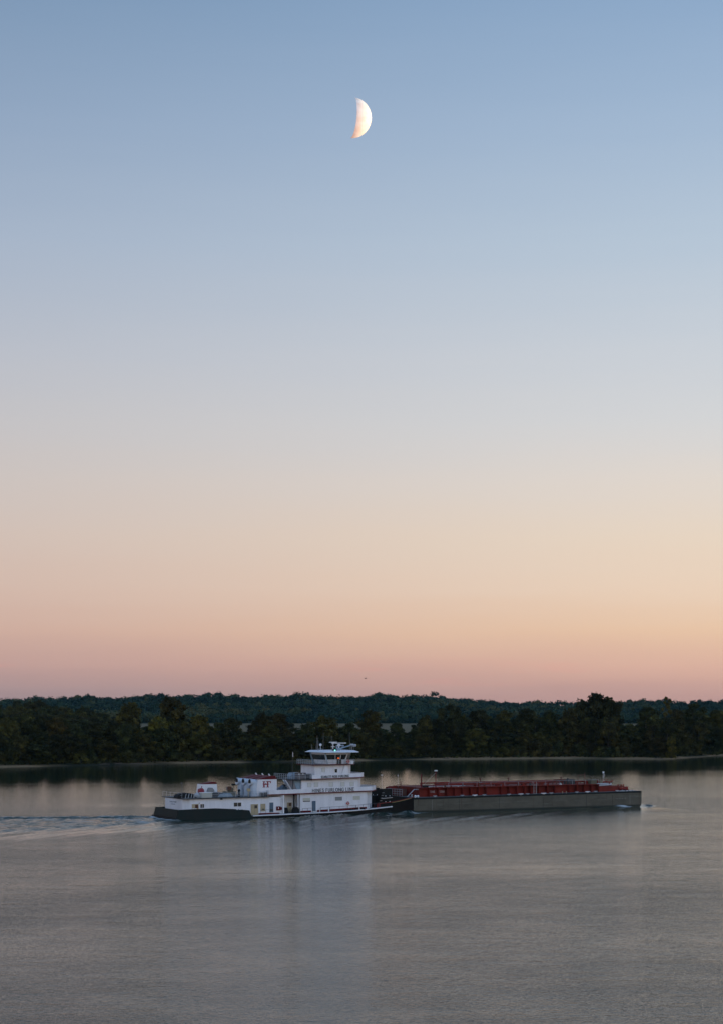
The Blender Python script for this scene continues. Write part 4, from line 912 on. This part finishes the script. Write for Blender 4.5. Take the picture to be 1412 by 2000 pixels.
def crown_mesh(seed, h, w, leaf, n, base=.10, lobes=26, power=.8, topw=.5, size=.5, drop=0, open_=0.0):
    """leaf clumps gathered in lobes on limbs, uneven outline, gaps between the lobes"""
    rg = np.random.default_rng(seed); P = []; limbs = []
    per = n//lobes
    for k in range(lobes):
        f = base+(1-base)*((k+.5)/lobes)**power
        prof = w*(np.interp(f, [0,.15,.4,.7,.88,1], [.78,.95,1,.92,.62+.25*topw,.42]))
        ang = k*2.399+rg.uniform(-.4, .4); rr = prof*rg.uniform(.35, .85)
        lr_ = w*rg.uniform(.22, .44)*(1-.12*f)
        c = np.array([rr*math.cos(ang), rr*math.sin(ang), f*h-lr_*.5*rg.uniform(.4, 1)])
        if f > .96: c[:2] *= .6
        limbs.append((c, lr_))
        d = rg.normal(size=(per, 3)); d /= np.linalg.norm(d, axis=1)[:, None]
        rad = lr_*(rg.uniform(0, 1, per)**.35)*(1+.25*np.sin(d[:, 0]*7+k)*np.cos(d[:, 1]*6))
        q = c+d*rad[:, None]*np.array([1, 1, .82]); 
        if drop: q[:, 2] -= drop*rg.uniform(0, 1, per)**2*lr_
        P.append(q)
    P = np.concatenate(P); P = P[P[:, 2] > .2]
    core = []
    for c, lr_ in limbs: core.append(c+rg.normal(size=(14, 3))*lr_*.35)
    core = np.concatenate(core)
    V = np.concatenate([quads(P, size, rg), quads(core, size*(2.6 if not open_ else 1.4), rg)])
    return quad_mesh('crown', V, leaf), limbs
def trunk_mesh(seed, h, limbs, m='bark', r=.38):
    rr_ = random.Random(seed); mb = MB(); pts = []; x = y = 0.0
    for k in range(6):
        z = h*.86*k/5; pts.append((x, y, z)); x += rr_.uniform(-.3, .3); y += rr_.uniform(-.3, .3)
    for k in range(5): mb.tube(pts[k] if k else (0,0,-1.0), pts[k+1], r*(1-.17*k), 7, r*(1-.17*(k+1)))
    for c, lr_ in limbs[::2]:
        k = min(4, max(0, int(c[2]/h*4.5)-1)); a = Vector(pts[k]); b = Vector(c); q = a.lerp(b, .5)+Vector((0,0,-.3)); mb.tube(a, q, r*.36, 5, r*.25); mb.tube(q, b, r*.25, 5, .03)
    me = bpy.data.meshes.new('trunk'); me.from_pydata(mb.v, [], mb.f); me.update(); me.materials.append(M[m]); return me
VAR = []   # unit trees: 20 m high, about 6 m half width
specs = [dict(base=.10,lobes=30,topw=.55),dict(base=.16,lobes=24,topw=.7),dict(base=.06,lobes=34,topw=.4,power=.9),dict(base=.12,lobes=26,topw=.6,drop=1.2),dict(base=.2,lobes=20,topw=.75),dict(base=.08,lobes=30,topw=.35)]
for li in (0, 1, 2):
    for k, s_ in enumerate(specs if li < 2 else specs[:3]):
        me, limbs = crown_mesh(40+10*li+k, 20, 6.0, LEAF[li], 5200, size=.52, **s_)
        VAR.append((li, me, trunk_mesh(k+li*7, 20, limbs)))
thin = crown_mesh(99, 20, 3.4, LEAF[2], 1500, base=.35, lobes=13, topw=.8, size=.5, open_=1); VAR.append((3, thin[0], trunk_mesh(99, 20, thin[1], r=.3)))
bush = [crown_mesh(120+k, 6, 4.2, LEAF[k % 2], 1900, base=.0, lobes=14, topw=.8, size=.42) for k in range(4)]
bushm = [(b[0], trunk_mesh(130+k, 5, b[1], r=.12)) for k, b in enumerate(bush)]
by = {li: [v for v in VAR if v[0] == li] for li in (0, 1, 2, 3)}
TREES = []
def tree(X, Y, top, hw, li, seed, label, group=None, name='riverbank_tree', zb=None):
    rr_ = random.Random(seed); v = by[li][rr_.randrange(len(by[li]))]
    z0 = float(ground(X, Y))-.15 if zb is None else zb
    root = empty(name, (X, Y, z0), rr_.uniform(0, 6.28)); tag(root, label, 'tree', group)
    k = (top-z0)/20.3; w = hw/6.0/(1.08 if li != 3 else .57)
    root.scale = (w, w, k)
    for me, nm in ((v[1], 'crown'), (v[2], 'trunk')):
        o = bpy.data.objects.new(nm, me); COL.objects.link(o); o.parent = root
    TREES.append(root); return root
def shrub(X, Y, h, w, k, seed, label, group):
    root = empty('shrub', (X, Y, float(ground(X, Y))-.1), random.Random(seed).uniform(0, 6.28)); tag(root, label, 'shrub', group); root.scale = (w/4.4, w/4.4, h/6.1)
    for me, nm in zip(bushm[k], ('foliage', 'stem')):
        o = bpy.data.objects.new(nm, me); COL.objects.link(o); o.parent = root
    return root
def px(p, Y): return (p-706)*Y/3500
def zt_(py, Y): return EYE+(1385-py)*Y/3500
# riverside trees one can tell apart: bearing, top, half width (m), setback, kind, label
big = [(16,1401,5.5,26,1,'broad olive green riverbank tree at the left edge of the wood'),
 (112,1403,6,24,2,'low riverbank tree with a bright yellow green top, in the left wood'),
 (60,1405,6.5,30,0,'dark round topped riverbank tree between the two paler ones on the far left'),
 (185,1410,6.5,30,0,'dark rounded riverbank tree just left of the tall olive column tree'),
 (252,1374,7.4,34,1,'tall olive tree with a domed top, standing alone left of the tallest twin crown'),
 (335,1361,8.8,36,1,'tallest olive tree on the left bank, its pale top reaching the far hill crest'),
 (312,1400,6.0,24,2,'olive yellow tree leaning out in front of the tallest left bank tree'),
 (388,1396,6.0,28,2,'yellowish green tree to the right of the tallest left bank tree'),
 (450,1401,6.6,28,0,'dark dome shaped tree behind the aft end of the towboat'),
 (512,1391,6.2,30,0,'left half of the broad dark pair of trees behind the funnels'),
 (545,1393,6.6,30,1,'right half of the broad pair of trees behind the funnels'),
 (636,1399,8.4,28,1,'wide flat topped olive tree behind the pilothouse'),
 (600,1412,5.0,24,0,'short dark tree just left of the pilothouse'),
 (682,1412,5.0,26,0,'short dark tree just right of the pilothouse'),
 (724,1387,6.6,30,1,'pointed olive tree rising right of the pilothouse'),
 (775,1411,5.6,26,0,'low dark tree in the dip right of the pointed olive tree'),
 (830,1398,4.8,28,1,'narrow tree with thin upper twigs above the barge masts'),
 (882,1376,8.0,32,0,'large domed dark tree over the middle of the barge trunk'),
 (935,1386,8.0,32,0,'broad dark tree right of the large domed one over the barge'),
 (983,1388,6.0,32,1,'brownish olive tree in the middle of the dark row over the barge'),
 (1028,1384,8.0,34,0,'wide dark tree with a level top left of the giant tree'),
 (1072,1387,6.2,30,0,'medium dark tree close on the left of the giant tree'),
 (1110,1385,6.2,28,1,'olive tree touching the left flank of the giant tree'),
 (1140,1368,7.4,36,0,'left shoulder of the giant dark tree group on the right bank'),
 (1165,1353,8.6,38,0,'giant dark tree, the tallest of all, on the right bank'),
 (1196,1366,7.6,36,0,'right shoulder of the giant dark tree group on the right bank'),
 (1228,1414,6.0,26,1,'low olive tree in the notch right of the giant tree'),
 (1266,1381,7.4,32,0,'round topped dark tree left of the thin yellow tree'),
 (1301,1359,3.2,36,3,'thin straggly yellow green tree sticking up above its neighbours'),
 (1322,1386,6.0,34,1,'olive tree close on the right of the thin yellow tree'),
 (1355,1374,7.6,36,0,'tall dark dome shaped tree near the right edge'),
 (1402,1386,7.4,32,1,'olive tree cut by the right edge of the wood'),
 (1285,1440,5.0,10,1,'low willow like tree leaning over the water near the sandy point'),
 (1310,1438,2.6,6,2,'small bright yellow green tree at the tip of the sandy point')]
for i, (p, py, hw, back, li, lab) in enumerate(big):
    u = (p-706)/3500; Y = 700.0
    for _ in range(6): Y = float(shore(u*Y))+back
    tree(u*Y, Y, zt_(py, Y), hw, li, i, lab)
# the packed wood between them
rr_ = random.Random(11)
tops = [(b[0], b[1]) for b in big[:-2]]; tp = np.array(sorted(tops))
G1 = 'trees packed in the dark riverbank wood'
for row, (b0, b1, dlo, dhi) in enumerate(((12,20,38,62),(24,34,18,44),(44,62,14,34))):
    x = -30+row*11
    while x < 1450:
        u = (x-706)/3500; Y = 700.0; back = rr_.uniform(b0, b1)
        for _ in range(6): Y = float(shore(u*Y))+back
        env = float(np.interp(x, tp[:, 0], tp[:, 1])); py = max(env+rr_.uniform(dlo, dhi)*.8, 1402+8*row*0)
        if row == 2 and (480 < x < 520 or 555 < x < 600 or 1235 < x < 1250): py = 1424
        tree(u*Y, Y, zt_(py, Y), rr_.uniform(4.6, 7.0), 0 if rr_.random() < .68 else 1, int(x*3)+row, 'dark leafy tree packed among others in the riverbank wood', G1)
        x += rr_.uniform(26, 40)
for x in list(range(-330, -40, 42))+list(range(1470, 1760, 42)):   # carries on outside the picture
    u = (x-706)/3500; Y = 700.0
    for _ in range(6): Y = float(shore(u*Y))+30
    tree(u*Y, Y, zt_(rr_.uniform(1385,1410), Y), rr_.uniform(5.5, 8), rr_.choice((0,0,1)), x, 'dark leafy tree packed among others in the riverbank wood', G1)
x = -20
while x < 1440:
    u = (x-706)/3500; Y = 700.0; back = rr_.uniform(9, 15)
    for _ in range(6): Y = float(shore(u*Y))+back
    shrub(u*Y, Y, rr_.uniform(3.5, 7.5), rr_.uniform(3.0, 5.0), rr_.randrange(4), int(x), 'low dark shrub at the foot of the riverbank wood', 'shrubs along the foot of the riverbank wood')
    x += rr_.uniform(16, 30)
# second wood, farther back on the left
G2 = 'trees of the farther wood behind the left bank'
for i in range(85):
    f = rr_.random(); p = -40+270*rr_.random()**.85; Y = rr_.choice((900, 960, 1030, 1100, 1180, 1260))*rr_.uniform(.98, 1.02)
    lim_ = float(np.interp(p, [-40,0,30,90,130,170,215,235], [1362,1362,1366,1368,1376,1379,1392,1404]))
    py = lim_+max(0, (1260-Y))/360*26+rr_.uniform(0, 8)
    tree((p-706)/3500*Y, Y, zt_(py, Y), rr_.uniform(6, 9.5), 0 if rr_.random() < .55 else 1, 500+i, 'dark tree in the farther wood seen over the left riverbank trees', G2, 'woodland_tree')

# scrub covering the bank
def scrub():
    rg = np.random.default_rng(3); n = 42000
    x = rg.uniform(-260, 300, n); d = rg.uniform(7, 70, n); y = shore(x)+d; z = ground(x, y); hgt = 1.0+2.6*vnoise(x/4, y/4, 21)
    hgt = np.minimum(hgt, (d-5)*.35); P = np.stack([x, y, z+hgt*rg.uniform(0, 1, n)**.7], 1)
    me = quad_mesh('undergrowth', quads(P, .75, rg), LEAF[0]); o = bpy.data.objects.new('undergrowth', me); COL.objects.link(o)
    tag(o, 'tangled low undergrowth covering the foot of the far riverbank', 'undergrowth', kind='stuff')
scrub()
# driftwood and stones along the water's edge
for i, (p, L_, a) in enumerate(((205,4,.2),(232,3,-.1),(268,5,.1),(1060,4,.3),(1285,4,-.2),(870,3,.1))):
    u = (p-706)/3500; Y = 700.0
    for _ in range(6): Y = float(shore(u*Y))+3.5
    X_ = u*Y; o = MB().path([(-L_/2,0,.22),(0,.2,.34),(L_/2,-.1,.26)], .13, 6).tube((0,.2,.3),(.7,.3,1.0),.05,5).build('driftwood_log', 'deadwood'); o.location = (X_, Y, float(ground(X_, Y))-.1); o.rotation_euler = (0, 0, a)
    tag(o, 'pale drift log stranded on the narrow sandy shore of the far bank', 'log', 'drift logs on the far shore')

# far wooded hills: one canopy
def forest():
    rg = np.random.default_rng(17)
    ico = []; 
    # crown template: lumpy half-open blob of leaf clumps
    gx, gy = [], []
    yy = 2215.0
    while yy < 2960:
        sp = 12.5 if yy < 2800 else 14.5
        xx = np.arange(-.27*yy, .27*yy, sp); gx.append(xx+rg.uniform(-4.5, 4.5, len(xx))); gy.append(yy+rg.uniform(-4.5, 4.5, len(xx))); yy += 13.0
    x = np.concatenate(gx); y = np.concatenate(gy); z = ground(x, y); n = len(x)
    big_ = vnoise(x/38, y/38, 4); big_ = np.minimum(big_, .78); r = rg.uniform(4.8, 8.2, n)+4.0*np.clip(big_-.55, 0, 1)*2; hh = rg.uniform(7.0, 14.0, n)+np.where(y > 2790, rg.uniform(-3, 4.5, n)*(rg.random(n) < .6), 0)+np.where(y > 2760, 15, 9)*(big_-.45)
    K = 110
    d = rg.normal(size=(n, K, 3)); d[..., 2] = np.abs(d[..., 2])*1.0-.25; d /= np.linalg.norm(d, axis=2)[..., None]
    lump = 1+.22*np.sin(d[..., 0]*5+x[:, None])*np.cos(d[..., 1]*5+y[:, None])
    P = np.stack([x, y, z+hh-r*.8], 1)[:, None, :]+d*(r[:, None]*rg.uniform(.40, 1.03, (n, K))*lump)[..., None]*np.array([1, 1, .85])
    P = P.reshape(-1, 3)
    # cards lie roughly tangent to the crown so that it shades like a rounded mass
    nrm = (d+rg.normal(size=d.shape)*.35).reshape(-1, 3); nrm /= np.linalg.norm(nrm, axis=1)[:, None]
    b = np.cross(nrm, rg.normal(size=nrm.shape)); b /= np.linalg.norm(b, axis=1)[:, None]; c = np.cross(nrm, b); s_ = rg.uniform(1.3, 2.4, len(P))[:, None]
    V = np.stack([P-b*s_*.5-c*s_*.5, P+b*s_*.5-c*s_*.5, P+b*s_*.5+c*s_*.5, P-b*s_*.5+c*s_*.5], 1).reshape(-1, 3)
    # trunks and shade below the crowns read as the lower leaves of the wood's edge
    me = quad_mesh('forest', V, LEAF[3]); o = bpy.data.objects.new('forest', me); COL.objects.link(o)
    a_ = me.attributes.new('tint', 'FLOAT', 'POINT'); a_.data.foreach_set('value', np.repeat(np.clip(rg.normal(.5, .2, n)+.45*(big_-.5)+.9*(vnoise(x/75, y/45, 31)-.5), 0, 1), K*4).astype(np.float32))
    tag(o, 'far wooded hillside fading to blue green under the sky', 'forest', kind='stuff')
forest()
# a farm shed roof glimpsed beyond the left wood
# ------------------------------------------------------------------ haze
hz = MB().box(-5800, 5800, -1400, 8800, -7, 125).build('haze', bpy.data.materials.new('evening_haze')); tag(hz, kind='stuff', label='thin blue evening haze over the valley', cat='haze')
m = hz.data.materials[0]; m.use_nodes = True; t = m.node_tree; t.nodes.clear(); pv_ = t.nodes.new('ShaderNodeVolumePrincipled'); ov = t.nodes.new('ShaderNodeOutputMaterial')
pv_.inputs['Color'].default_value = (.32,.70,.82,1); pv_.inputs['Density'].default_value = .000015; pv_.inputs['Anisotropy'].default_value = .0
t.links.new(pv_.outputs[0], ov.inputs['Volume'])
